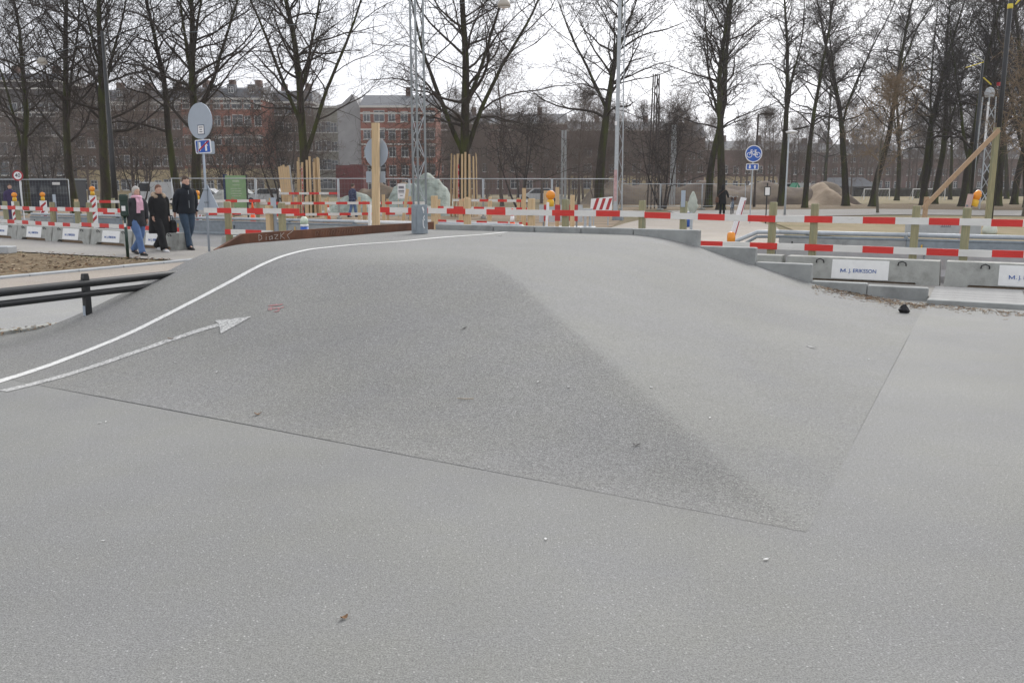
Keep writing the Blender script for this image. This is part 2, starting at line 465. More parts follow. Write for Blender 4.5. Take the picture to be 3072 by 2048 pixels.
# leaf-strewn bed between the beige path and the pavement
b = MB()
N1, N2 = 46, 40
for i in range(N1 + 1):
    for j in range(N2 + 1):
        t = -15.42 - 30 * (i / N1) ** 1.5; s = -6 + 19.5 * (j / N2)
        far = 13.35 - 0.02 * (-15.4 - t)
        s = -6 + (far + 6) * (j / N2)
        e = min(-15.42 - t, far - s, 1.0)
        p = W(t, s)
        b.v.append((p.x, p.y, 0.0 + 0.06 * max(0, e) + 0.03 * max(0, e) * mnoise.noise(p * 1.7)))
for i in range(N1):
    for j in range(N2):
        a = i * (N2 + 1) + j
        b.f.append((a, a + 1, a + N2 + 2, a + N2 + 1)); b.m.append(0)
struct(b.build('leafy_bed', LITTER, smooth=True))
# far side of the road
sheet('gravel_verge', ST((-13.2, 21.7), (40, 21.7), (40, 25.5), (-4.5, 25.5), (-13.2, 30)), -0.010, SAND)
sheet('cycle_path', [*ST((-10.2, 21.2), (-3.6, 21.2)), gd(2330, 36), gd(2240, 46), gd(2330, 60), gd(2160, 62), gd(1960, 48), gd(1880, 40), gd(1840, 36)], -0.006, A_PATH)
sheet('building_site_ground', [W(-60, 34), W(-23, 22.7), W(-11, 22.0), gd(1840, 37), gd(1900, 62), gd(300, 60), gd(-500, 60)], -0.014, SITE)
sheet('park_path', [gd(2080, 47), gd(2420, 49), gd(2700, 52), gd(3400, 48), gd(3400, 58), gd(2640, 65), gd(2300, 63), gd(2000, 60)], -0.002, A_WALK)
sheet('leafy_verge', [gd(1860, 60), gd(2300, 63.5), gd(2640, 65.5), gd(3600, 59), gd(3600, 84), gd(2500, 84), gd(1700, 84)], -0.018, LITTER)
sheet('grass_bank', [gd(2320, 40), gd(2460, 47.5), gd(2720, 50), gd(3400, 46), gd(3600, 26), gd(2900, 26), gd(2420, 30)], -0.004, GRASS)
sheet('playing_field', [gd(2450, 85), gd(4200, 85), gd(4200, 150), gd(2300, 150)], -0.012, GRASS)

# kerbs of the lane on the left
b = MB(); 
for i in range(22):
    s0 = -8 + i * 1.0
    b.box(-9.52, -9.40, s0, s0 + 0.985, -0.05, 0.035 + 0.008 * R.random(), bev=0.01)
struct(b.build('lane_kerb', CONC_B, rz=RZ))
b = MB()
for i in range(22):
    s0 = -8 + i * 1.0
    b.box(-15.42, -15.25, s0, s0 + 0.985, -0.05, 0.03 + 0.008 * R.random(), bev=0.01)
struct(b.build('path_kerb', CONC_P, rz=RZ))

# ---- thin sheets that follow the ramp
def strip(name, pts, w, m, parent, wob=0.0, lift=0.004, gap=0.0):
    """a painted band along (t, s) points, lying on ramp and yard"""
    dense = []
    for i in range(len(pts) - 1):
        (t0, s0), (t1, s1) = pts[i], pts[i + 1]
        n = max(1, int(math.hypot(t1 - t0, s1 - s0) / 0.06))
        for k in range(n): dense.append((t0 + (t1 - t0) * k / n, s0 + (s1 - s0) * k / n))
    dense.append(pts[-1])
    q = MB(); n = len(dense)
    for i, (t, s) in enumerate(dense):
        a, c = dense[max(i - 3, 0)], dense[min(i + 3, n - 1)]
        dx, dy = c[0] - a[0], c[1] - a[1]; L = math.hypot(dx, dy) or 1
        nx, ny = -dy / L, dx / L
        ww = w * (1 + wob * (R.random() - 0.5))
        for k in (-0.5, 0.5):
            tt, ss = t + nx * ww * k, s + ny * ww * k
            q.v.append((tt, ss, zr_all(ss, tt) + lift))
    for i in range(n - 1):
        if gap and mnoise.noise(Vector((dense[i][0] * 2.3, dense[i][1] * 2.3, 9.0))) < gap - 0.5: continue
        q.f.append((2 * i, 2 * i + 1, 2 * i + 3, 2 * i + 2)); q.m.append(0)
    o = q.build(name, m, parent)
    return o
def zr_all(s, t):
    if s < seam_s(t) or t > T_SEAM or t < T_L: return 0.0
    return zr(s, t)
def surf(px, py):
    """(t, s) where the line of sight through a pixel meets ramp or yard"""
    r = ray(px, py); k = 1.0
    while k < 60:
        x, y, z = r[0] * k, r[1] * k, EYE + r[2] * k
        t, s = x * UC - y * US, x * US + y * UC
        if z <= zr_all(s, t): return (t, s)
        k += 0.01
    return (t, s)
lane_px = [(-60, 1163), (0, 1143), (100, 1110), (205, 1071), (280, 1046), (400, 994), (500, 944), (600, 893), (700, 843), (800, 790), (850, 768), (900, 752), (1000, 742), (1100, 732), (1250, 719), (1400, 707), (1520, 697)]
lane_pts = [surf(*p) for p in lane_px]
def smooth_pts(p, it=2):
    for _ in range(it):
        p = [p[0]] + [((a[0] + 2 * c[0] + d[0]) / 4, (a[1] + 2 * c[1] + d[1]) / 4) for a, c, d in zip(p, p[1:], p[2:])] + [p[-1]]
    return p
strip('lane_line', smooth_pts(lane_pts), 0.095, PAINT, ramp, 0.06)
ar = smooth_pts([surf(*p) for p in [(10, 1174), (120, 1145), (250, 1108), (380, 1062), (500, 1018), (600, 990), (655, 975)]])
strip('arrow_shaft', ar, 0.10, PAINT_OLD, ramp, 0.08)
tri = [surf(*p) for p in [(644, 963), (755, 951), (662, 1003), (660, 985), (655, 972)]]
q = MB(); NS = 14
tip = tri[1]
back = [tri[0], tri[4], tri[3], tri[2]]
for i in range(NS + 1):
    k = i / NS
    for p in back:
        t, s = p[0] + (tip[0] - p[0]) * k, p[1] + (tip[1] - p[1]) * k
        q.v.append((t, s, zr_all(s, t) + 0.0055))
for i in range(NS):
    for j in range(3):
        a = i * 4 + j
        q.f.append((a, a + 1, a + 5, a + 4)); q.m.append(0)
q.build('arrow_head', PAINT_OLD, ramp)
PINK = mat('faded_red_spray', (0.34, 0.145, 0.145), 0.7, 0.2, 40, col2=(0.16, 0.15, 0.147), c2scale=60, c2lo=0.46, c2hi=0.58)
for L in ([(805, 918), (828, 916), (848, 914)], [(818, 927), (840, 926), (852, 922)], [(810, 932), (812, 922)], [(822, 937), (832, 935), (838, 930)]):
    strip('spray_mark', [surf(*p) for p in L], 0.035, PINK, ramp, 0.5)
# tar joints where the ramp's asphalt meets the yard's
strip('tar_joint', [(T_L + 2.2 + i * (T_SEAM - T_L - 2.2) / 12, seam_s(T_L + 2.2 + i * (T_SEAM - T_L - 2.2) / 12) - 0.004) for i in range(13)], 0.004, CRACK, ramp, 1.9, 0.0012, 0.40)
strip('tar_joint', [(T_SEAM + 0.002, S_SEAM + i * 0.6) for i in range(15)], 0.0025, mat('faint_joint', (0.185, 0.185, 0.18), 0.7, 0.2, 30), ramp, 1.6, 0.0012, 0.5)
strip('tar_joint', [surf(*p) for p in [(2560, 1376), (2760, 1384), (3090, 1402)]], 0.004, MT['faint_joint'], ramp, 1.6, 0.0012, 0.4)

# ---- retaining wall of concrete panels stepping down along the back of the ramp
wall = thing('retaining_wall', 'stepped grey concrete edging panels along the back of the asphalt ramp', 'wall', (0, 0, 0), RZ)
edges = [-8.95, -7.72, -6.9, -6.02, -5.08, -3.98]
for i in range(5):
    MB().box(edges[i] + 0.006, edges[i + 1] - 0.006, 13.80, 13.96, -0.05, 0.92 + 0.004 * (R.random() - 0.5), bev=0.012).build('concrete_panel', CONC, wall)
for t0, t1, z in ((-3.974, -3.08, 0.67), (-3.074, -2.23, 0.45), (-2.224, -1.44, 0.20), (-1.432, -0.62, 0.175)):
    MB().box(t0, t1, 13.80, 13.96, -0.05, z, bev=0.012).build('concrete_panel', CONC, wall)

# paved strip beyond it on the right, with a low kerb
b = MB()
for i in range(12):
    b.box(-0.61 + i * 1.2, 0.58 + i * 1.2, 13.36 - 0.0 * i, 13.48, -0.05, 0.062 + 0.004 * R.random(), bev=0.01)
struct(b.build('pavement_kerb', CONC, rz=RZ))
pav = struct(MB().box(-8.95, 16, 13.97, 15.55, -0.05, 0.045).box(-0.61, 16, 13.485, 13.969, -0.05, 0.045).build('paved_strip', mat('grout', (0.24, 0.23, 0.21), 0.9, 0.2, 8), rz=RZ))
sl = MB().box(-0.595, 0.595, -0.145, 0.145, 0, 0.012, bev=0.003).mesh('paving_slab', mat('grey_slab', (0.25, 0.25, 0.245), 0.85, 0.15, 5, 0.2, 50))
for r_ in range(6):
    for i in range(-2, 7):
        t = -0.0 + i * 1.21
        if t - 0.6 < -0.62: continue
        o = link('paving_slab', sl, pav, (t, 13.635 + r_ * 0.302 + (0.0 if r_ else 0.0), 0.047 + 0.003 * R.random()))

# ---- rusty steel plate along the ramp's left edge
b = MB()
prof = [(8.60, 0.765), (8.66, 0.785), (9.10, 0.955), (11.0, 0.96), (13.95, 0.955)]
n = len(prof)
for t in (T_L - 0.02, T_L - 0.075):
    for s, z in prof: b.v.append((t, s, z))
    for s, z in prof: b.v.append((t, s, -0.05))
for i in range(n - 1):
    b.f += [(i, i + 1, n + i + 1, n + i), (2 * n + i + 1, 2 * n + i, 3 * n + i, 3 * n + i + 1), (i + 1, i, 2 * n + i, 2 * n + i + 1)]; b.m += [0, 0, 0]
b.f += [(0, n, 3 * n, 2 * n), (n - 1, 3 * n - 1, 4 * n - 1, 2 * n - 1)]; b.m += [0, 0]
plate = tag(b.build('steel_edge_plate', RUST, rz=RZ), 'rust-brown steel plate edging the top of the ramp, scratched with chalk writing', 'steel plate')
CHALK = mat('chalk', (0.42, 0.38, 0.34), 0.9, 0.2, 60)
scr = MB()
def scratch(pts, w=0.006, mm=0, host=scr):
    for a, c in zip(pts, pts[1:]):
        host.beam((T_L - 0.018, a[0], a[1]), (T_L - 0.018, c[0], c[1]), 0.004, w, mm, up=(0, 0, 1))
# letters scratched as they stand: D i a z K <
def glyph(s0, z0, h, w, strokes):
    for st in strokes: scratch([(s0 + x * w, z0 + y * h) for x, y in st])
z0 = 0.845
glyph(9.40, z0, 0.085, 0.075, [[(0, 0), (0, 1), (0.7, 0.8), (0.8, 0.3), (0, 0)]])
glyph(9.53, z0, 0.085, 0.06, [[(0.2, 0), (0.3, 0.6)], [(0.3, 0.85), (0.3, 0.95)]])
glyph(9.60, z0, 0.075, 0.08, [[(0.8, 0.7), (0.1, 0.6), (0.2, 0), (0.8, 0.2), (0.8, 0.8), (1, 0)]])
glyph(9.71, z0, 0.085, 0.09, [[(0, 0.8), (0.9, 0.8), (0.1, 0.1), (0.9, 0)]])
glyph(9.84, z0, 0.09, 0.09, [[(0, 0), (0.1, 1)], [(0.9, 1), (0.1, 0.5), (1, 0)]])
glyph(9.98, z0, 0.10, 0.10, [[(1.3, 1.1), (0, 0.5), (0.5, -0.1)]])
stuff(scr.build('chalk_writing', CHALK, plate))
scr2 = MB()
OLDCH = mat('faded_chalk', (0.20, 0.115, 0.08), 0.9, 0.2, 60)
for k in range(9):
    s0 = 10.6 + k * 0.13
    scratch([(s0, 0.85 + 0.02 * R.random()), (s0 + 0.02, 0.93), (s0 + 0.09, 0.92), (s0 + 0.05, 0.86)], 0.007, 0, scr2)
stuff(scr2.build('faded_writing', OLDCH, plate))
# ================================================================== barriers, rails and masts
# ---- black knee rail along the lane, left of the ramp
rail = thing('knee_rail', 'low black tubular knee rail along the pale lane beside the ramp', 'railing', (0, 0, 0), RZ)
MB().tube([(-8.86, s, 0.53) for s in (-2, 3, 8, 11.6)], 0.045, 10).build('rail_tube', BLACKP, rail, True)
MB().tube([(-8.86, s, 0.41) for s in (-2, 3, 8, 11.6)], 0.038, 10).build('rail_tube', BLACKP, rail, True)
for s in (1.2, 6.45, 11.3):
    MB().rings([[(-8.86 + x * w, s + y * w2, z) for x, y in ((-1, -1), (1, -1), (1, 1), (-1, 1))] for z, w, w2 in ((-0.05, 0.03, 0.035), (0.44, 0.03, 0.035), (0.59, 0.028, 0.035), (0.64, 0.024, 0.028))]).build('post', BLACKP, rail)
    stk = MB().box(-8.86 - 0.02, -8.86 + 0.02, s - 0.046, s - 0.042, 0.17, 0.28).build('sticker', GREYP, rail)

# ---- red and white boards on timber posts
def board(parent, edges, y, z, h=0.115, th=0.028, first_red=True, name='striped_board', slope=0.0):
    """edges: where the paint changes along x"""
    b = MB(); red = first_red; n = len(edges)
    slope += R.uniform(-0.006, 0.006); z += R.uniform(-0.008, 0.008)
    x0 = edges[0]
    for i in range(n - 1):
        a, c = edges[i], edges[i + 1]
        za, zc = z + slope * (a - x0), z + slope * (c - x0)
        k = 1 if red else 0
        vs = [(a, y - th / 2, za - h / 2), (c, y - th / 2, zc - h / 2), (c, y + th / 2, zc - h / 2), (a, y + th / 2, za - h / 2),
              (a, y - th / 2, za + h / 2), (c, y - th / 2, zc + h / 2), (c, y + th / 2, zc + h / 2), (a, y + th / 2, za + h / 2)]
        fs = [(0, 3, 2, 1), (4, 5, 6, 7), (0, 1, 5, 4), (2, 3, 7, 6)]
        if i == 0: fs.append((3, 0, 4, 7))
        if i == n - 2: fs.append((1, 2, 6, 5))
        b.add(vs, fs, k); red = not red
    return b.build(name, [BOARD_W, BOARD_R], parent)
def post(parent, x, y, h, w=0.12, m=None, lean=(0, 0), name='post', z0=-0.05, d=None):
    d = d or w
    b = MB()
    tx, ty = lean
    rg = []
    for z, k in ((z0, 1), (h - 0.015, 1), (h, 0.9)):
        f = (z - z0) / (h - z0)
        rg.append([(x + tx * f + sx * w / 2 * k, y + ty * f + sy * d / 2 * k, z) for sx, sy in ((-1, -1), (1, -1), (1, 1), (-1, 1))])
    b.rings(rg)
    return b.build(name, m or WOOD_G, parent)
FS = 16.45
def fz(z): return EYE - (EYE - z) * FS / 15.0
def tx(px, z=1.1):
    r = ray(px, 625); k = (FS - 0.075) / (r[0] * US + r[1] * UC)
    return k * (r[0] * UC - r[1] * US)
fr = thing('board_fence', 'red and white striped board fence on green timber posts behind the ramp', 'fence', (0, 0, 0), RZ)
up = [1119, 1170, 1225, 1285, 1341, 1397, 1460, 1517]
board(fr, [tx(p) for p in up], FS - 0.075, fz(1.125), first_red=True)
up2 = [1517, 1590, 1657, 1724, 1789, 1861, 1934, 2013, 2095, 2176, 2245, 2328]
board(fr, [tx(1517) + 0.003] + [tx(p) for p in (1657, 1724, 1789, 1861, 1934)], FS - 0.075, fz(1.112), first_red=False)
board(fr, [tx(1934) + 0.003] + [tx(p) for p in (2013, 2095, 2176, 2245, 2328)], FS - 0.075, fz(1.11), first_red=True, slope=-0.012)
board(fr, [tx(2328) + 0.003] + [tx(p) for p in (2415, 2500, 2591, 2689, 2790, 2882, 2977)], FS - 0.075, fz(1.075), first_red=False)
board(fr, [tx(2977) + 0.003] + [tx(2977) + 0.45 * i for i in range(1, 9)], FS - 0.075, fz(1.075), first_red=True)
lo = [2090, 2100, 2173, 2255, 2338, 2420]
board(fr, [tx(p) for p in lo], FS - 0.075, fz(0.635), first_red=False)
board(fr, [tx(2420) + 0.003] + [tx(p) for p in (2507, 2596, 2690, 2790, 2887, 2988)], FS - 0.075, fz(0.635), first_red=True)
board(fr, [tx(2988) + 0.003] + [tx(2988) + 0.45 * i for i in range(1, 9)], FS - 0.075, fz(0.625), first_red=True)
for px, h, w, m in ((1297, 1.42, 0.11, WOOD_Y), (1397, 1.38, 0.12, WOOD_Y), (1590, 1.38, 0.115, WOOD_Y), (1692, 1.37, 0.115, WOOD_G), (1924, 1.36, 0.11, WOOD_G), (2048, 1.35, 0.11, WOOD_G), (2316, 1.35, 0.12, WOOD_G), (2442, 1.33, 0.12, WOOD_G), (2748, 1.31, 0.12, WOOD_G), (2902, 1.29, 0.13, WOOD_G)):
    post(fr, tx(px), FS, fz(h), w, m, (0.02 * (R.random() - 0.5), 0))
post(fr, tx(3072) + 1.5, FS, 1.27)
MB().box(tx(2048) - 0.04, tx(2048) + 0.04, FS - 0.068, FS - 0.058, 1.22, 1.53).build('grey_tag', GREYP, fr)
MB().beam((tx(1924) - 0.02, FS - 0.062, 1.12), (tx(1924) + 0.02, FS - 0.062, 1.12), 0.004, 0.02).build('nail_plate', GALV, fr)
FS = 15.0
# the short run of the same fence left of the rusty plate
fl = thing('board_fence', 'short red and white board fence on a round post left of the rusty plate', 'fence', (0, 0, 0), RZ)
board(fl, [tx(p) for p in (612, 652, 695, 742, 790, 845, 897)], FS - 0.075, 1.05, first_red=False)
board(fl, [tx(p) for p in (672, 690, 734, 782, 815)], FS - 0.075, 0.575, first_red=True)
MB().tube([(tx(676), FS + 0.01, -0.05), (tx(676) - 0.02, FS + 0.01, 1.24), (tx(676) - 0.02, FS + 0.01, 1.265)], [0.085, 0.08, 0.07], 14).build('round_post', WOOD_G, fl, True)
post(fl, tx(800), FS, 1.18, 0.12, WOOD_Y); post(fl, tx(836), FS + 0.02, 1.25, 0.115, WOOD_G)
MB().box(tx(801) - 0.02, tx(801) + 0.14, FS + 0.066, FS + 0.072, 0.3, 1.36).build('grey_plate', GREYP, fl)

# ---- left-hand fence behind the row of concrete blocks
RB = math.atan2(-5.8, 8.03)           # bearing of the left-hand row
LB = Vector((-8.37, 22.7, 0))
fb = thing('board_fence', 'red and white board fence on green posts behind the left row of concrete blocks', 'fence', LB, RB)
def lx(px, dy=0.65):
    # along the left row, offset dy behind it, at photo column px
    c, s_ = math.cos(RB), math.sin(RB); k = (px - CX) / F_PX * 1.03
    # (LB.x + a c - dy s) = k (LB.y + a s + dy c)
    return (k * (LB.y + dy * c) - LB.x + dy * s_) / (c - k * s_)
ue = [-40, -20, 2, 23, 42, 64, 84, 107, 127, 147, 164, 186, 205, 227, 250, 274, 293, 319, 343, 371, 400, 430, 462, 496, 533, 573, 615, 660]
board(fb, [lx(p) for p in ue[:14]], 0.65, 0.93, first_red=True)
board(fb, [lx(ue[13]) + 0.003] + [lx(p) for p in ue[14:22]], 0.65, 0.915, first_red=False)
board(fb, [lx(ue[21]) + 0.003] + [lx(p) for p in ue[22:]], 0.65, 0.93, first_red=True)
le = [-35, -14, 16, 38, 58, 80, 100, 122, 140, 160, 178, 197, 216, 239, 260, 288, 293, 322, 345, 372, 401, 434, 468, 500, 535, 572]
board(fb, [lx(p) for p in le[:16]], 0.65, 0.47, first_red=False)
board(fb, [lx(le[15]) + 0.003] + [lx(p) for p in le[16:]], 0.65, 0.475, first_red=False)
for px, h, lean in ((8, 1.12, 0.0), (78, 1.12, -0.05), (113, 1.12, -0.06), (212, 1.12, 0.0), (283, 1.15, 0.0), (318, 1.13, 0.0), (420, 1.12, 0), (505, 1.12, 0)):
    post(fb, lx(px, 0.73), 0.73, h, 0.12, WOOD_G, (lean, 0))
for px in (18, 216):
    MB().box(lx(px, 0.8) - 0.02, lx(px, 0.8) + 0.16, 0.80, 0.812, 0.12, 1.36).build('grey_plate', GREYP, fb)

# ---- concrete barrier blocks with a white name panel
def make_block(L=2.08, label='', sign=True, lean=0.0):
    t = thing('concrete_barrier_block', label, 'barrier', group=None)
    H_, d1, d2 = 0.43, 0.24, 0.16
    b = MB()
    # body with notched underside and lifted ends
    zs = [(0.0, d1), (0.10, d1), (H_ - 0.03, d2 + 0.02), (H_, d2)]
    x = L / 2
    outl = [(-x, 0.0), (-x + 0.30, 0.0), (-x + 0.36, 0.075), (x - 0.36, 0.075), (x - 0.30, 0.0), (x, 0.0)]
    n = len(outl)
    sl = (d1 - d2) / H_
    front = [(a, -(d1 - sl * z), z) for a, z in outl]; back = [(a, d1 - sl * z, z) for a, z in outl]
    tf = [(-x + 0.02, -d2, H_), (x - 0.02, -d2, H_)]; tb = [(-x + 0.02, d2, H_), (x - 0.02, d2, H_)]
    v = front + back + tf + tb
    T0, T1, B0, B1 = 2 * n, 2 * n + 1, 2 * n + 2, 2 * n + 3
    f = [tuple(list(range(n)) + [T1, T0]), tuple([B0, B1] + list(range(2 * n - 1, n - 1, -1))), (T0, T1, B1, B0), (0, T0, B0, n), (n - 1, 2 * n - 1, B1, T1)]
    for i in range(n - 1): f.append((i, n + i, n + i + 1, i + 1))
    b.add(v, f)
    b.build('block_body', CONC_B, t)
    b = MB().box(-x + 0.33, x - 0.33, -0.10, 0.10, 0.0, 0.06).build('timber_packer', WOOD_B, t)
    if sign:
        y0 = lambda z: -(d1 - sl * z) - 0.008
        w0, w1 = -0.445, 0.445
        MB().add([(w0, y0(0.09), 0.09), (w1, y0(0.09), 0.09), (w1, y0(0.405), 0.405), (w0, y0(0.405), 0.405),
                  (w0, y0(0.09) + 0.012, 0.09), (w1, y0(0.09) + 0.012, 0.09), (w1, y0(0.405) + 0.012, 0.405), (w0, y0(0.405) + 0.012, 0.405)],
                 [(0, 1, 2, 3), (7, 6, 5, 4), (0, 4, 5, 1), (1, 5, 6, 2), (2, 6, 7, 3), (3, 7, 4, 0)]).build('name_panel', WHITEP, t)
        rx_ = 90 - math.degrees(math.atan(sl))
        put_text('. J. ERIKSSON', 0.086, BLUE_L, t, (0.025, y0(0.225) - 0.004, 0.225), rx=rx_, sx=0.95, bold=True)
        mm_ = MB()
        for a_, c_, w_ in (((0, 0), (0, 0.076), 0.015), ((0.086, 0), (0.086, 0.076), 0.015), ((0.003, 0.07), (0.043, 0.012), 0.014), ((0.083, 0.07), (0.043, 0.012), 0.014)):
            mm_.beam((a_[0], 0, a_[1]), (c_[0], 0, c_[1]), w_, 0.003, up=(0, 1, 0))
        mo_ = mm_.build('lettering', BLUE_L, t); mo_.scale = (0.8, 1, 0.8); mo_.location = (-0.298, y0(0.197) - 0.004, 0.195); mo_.rotation_euler = (rad(rx_ - 90), 0, 0)
    for s in (-1, 1):
        c = 0.64 * s
        MB().tube([(c - 0.06, -0.19, 0.34), (c - 0.055, -0.21, 0.385), (c, -0.215, 0.41), (c + 0.055, -0.21, 0.385), (c + 0.06, -0.19, 0.34)], 0.010, 6).build('lifting_loop', INK, t)
    return t
bl = make_block(2.42, 'concrete barrier block with white name panel, directly behind the low end of the retaining wall')
c0 = W(0, 15.85)
def place_block(o, a, base, rz, label):
    o.location = base; o.rotation_euler = (0, 0, rz); o['label'] = label
def row_pt(t, s): return W(t, s)
bl.location = W(-1.76, 15.86, -0.01); bl.rotation_euler = (0, 0, RZ)
dup(bl, W(0.72, 15.88, -0.01), RZ - 0.01, 'concrete barrier block with white name panel and a chipped end, standing on the paved strip')
dup(bl, W(3.2, 15.9, -0.01), RZ, 'concrete barrier block beyond the second name panel, farther along the paved strip')
dup(bl, W(-4.24, 15.86, -0.01), RZ, 'concrete barrier block half hidden behind the stepped retaining wall')
rowlab = ['concrete barrier block behind the man in jeans', 'concrete barrier block behind the woman in the long black coat', 'concrete barrier block between the green litter post and the grey timber sign post',
          'concrete barrier block second from the leaf bed corner, with brown stain under its panel', 'concrete barrier block at the far end of the left-hand row']
cx_, sx_ = math.cos(RB), math.sin(RB)
bs = make_block(2.08, rowlab[0])
for i in range(6):
    a = -1.08 - 2.14 * i
    lab = rowlab[i] if i < 5 else 'concrete barrier block past the end of the left-hand row'
    p_ = (LB.x + a * cx_, LB.y + a * sx_ + 0.05, -0.004)
    if i == 0: bs.location = p_; bs.rotation_euler = (0, 0, RB)
    else: dup(bs, p_, RB + 0.03 * (R.random() - 0.5), lab)
dup(bs, W(-15.2, 15.75, -0.004), RZ, 'concrete barrier block with a bright white panel behind the round fence post')

# ---- second line of low barriers in the road on the right, with lifting handles
for i in range(4):
    q = thing('road_barrier', ['long pale concrete road barrier with a bent handle behind the first name panel', 'long pale concrete road barrier with a bent handle behind the second name panel', 'long pale concrete road barrier half hidden by the low retaining wall', 'long pale concrete road barrier at the far end beside the paved strip'][[2, 0, 1, 3][i]], 'barrier', W(-4.7 + 2.55 * i, 17.1, -0.016), RZ)
    MB().rings([[(x, y, z) for x, y in ((-1.26, -w), (1.26, -w), (1.26, w), (-1.26, w))] for z, w in ((0, 0.26), (0.09, 0.26), (0.20, 0.14), (0.465, 0.11), (0.49, 0.09))]).build('barrier_body', CONC_P, q)
    MB().tube([(-0.22, -0.02, 0.47), (-0.20, -0.02, 0.545), (0.20, -0.02, 0.545), (0.22, -0.02, 0.47)], 0.014, 6).build('handle', INK, q)

# ---- steel guard barrier with two tubes on the far side of the road
def guard(name, label, base, rz, L, end=None, white=None):
    q = thing(name, label, 'barrier', base, rz)
    n = int(L / 3.0) + 1
    for i in range(n):
        x0, x1 = i * L / n + 0.006, (i + 1) * L / n - 0.006
        MB().rings([[(x, y, z) for x, y in ((x0, -w), (x1, -w), (x1, w), (x0, w))] for z, w in ((0, 0.20), (0.05, 0.20), (0.10, 0.10), (0.42, 0.075))]).build('barrier_panel', GALV_D if i % 5 else CONC, q)
        MB().tube([(x0, 0, 0.545), (x1, 0, 0.545)], 0.052, 10).build('top_tube', GALV if white != i else WHITEP, q, True)
        MB().tube([(x0, -0.05, 0.44), (x1, -0.05, 0.44)], 0.036, 8).build('lower_tube', GALV_D, q, True)
        MB().box(x1 - 0.05, x1 + 0.03, -0.06, 0.06, 0.36, 0.52).build('bracket', GALV_D, q)
        MB().box(x0 + 0.3, x0 + 0.33, -0.108, -0.096, 0.22, 0.34).build('reflector', YELLOW if i % 2 else INK, q)
    if end:
        e = end
        MB().tube([(e[0], 0, 0.545), (e[0] + e[1] * 0.35, 0, 0.53), (e[0] + e[1] * 0.9, -0.05, 0.16), (e[0] + e[1] * 1.15, -0.05, 0.0)], 0.052, 10).build('end_tube', GALV, q, True)
        MB().tube([(e[0], -0.05, 0.44), (e[0] + e[1] * 0.35, -0.05, 0.42), (e[0] + e[1] * 0.8, -0.1, 0.0)], 0.036, 8).build('end_tube', GALV_D, q, True)
    return q
guard('guard_barrier', 'grey steel guard barrier with tubular top along the road right of the cycle path', W(-4.3, 21.75, -0.016), RZ, 14.0, (0, -1.5))
guard('guard_barrier', 'grey steel guard barrier running along the building site behind the walkers', W(-33.5, 22.25, -0.016), RZ - 0.008, 21.6, (21.6, 1.3), white=6)

# ---- lattice mast with a sheet steel foot, standing on the ramp
mz = RAMP_H + 0.006
mast = thing('lattice_mast', 'tall three-legged steel lattice mast with a square cabinet foot standing on the ramp', 'mast', W(-8.36, 12.42, mz), rad(38))
f = MB().rings([[(x * w, y * w, z) for x, y in ((-1, -0.8), (-0.8, -1), (0.8, -1), (1, -0.8), (1, 0.8), (0.8, 1), (-0.8, 1), (-1, 0.8))] for z, w in ((0, 0.108), (0.465, 0.105), (0.475, 0.098))]).build('cabinet_foot', STEELBOX, mast)
MB().box(-0.113, -0.108, -0.07, 0.05, 0.05, 0.43).build('cabinet_door', STEELBOX, f)
SPR = mat('white_spray', (0.7, 0.7, 0.7), 0.7, 0.1, 30)
q = MB()
for a, c, w in (((0.03, 0.44), (0.055, 0.38), 0.028), ((0.055, 0.38), (0.05, 0.34), 0.012), ((0.07, 0.30), (0.05, 0.26), 0.014), ((0.05, 0.26), (0.07, 0.22), 0.014), ((0.04, 0.23), (0.045, 0.13), 0.016), ((0.045, 0.13), (0.065, 0.09), 0.016)):
    q.beam((a[0] - 0.04, -0.109, a[1]), (c[0] - 0.04, -0.109, c[1]), w, 0.004, up=(0, 1, 0))
stuff(q.build('spray_tag', SPR, f))
legs = [(-0.090, -0.075), (0.02, -0.085), (0.085, 0.075)]
legs = [(x * math.cos(rad(38)) + y * math.sin(rad(38)), -x * math.sin(rad(38)) + y * math.cos(rad(38))) for x, y in ((-0.10, 0.05), (-0.005, -0.07), (0.112, 0.03))]
HM = 11.0
for (x, y) in legs:
    MB().tube([(x, y, 0.47), (x * 0.96, y * 0.96, HM)], 0.018, 8).build('leg', GALV, mast, True)
br = MB().beam((0, 0, 0), (1, 0, 0), 0.009, 0.009).mesh('brace', GALV)
def brace(a, c, me=br, parent=mast):
    a, c = Vector(a), Vector(c); o = link('brace', me, parent, a)
    d = c - a; o.rotation_mode = 'QUATERNION'; o.rotation_quaternion = d.to_track_quat('X', 'Z'); o.scale = (d.length, 1, 1)
z = 0.50; k = 0
while z < 8.5:
    for i in range(3):
        a, c = legs[i], legs[(i + 1) % 3]
        if (k + i) % 2: a, c = c, a
        brace((a[0], a[1], z), (c[0], c[1], z + 0.36))
    z += 0.36; k += 1

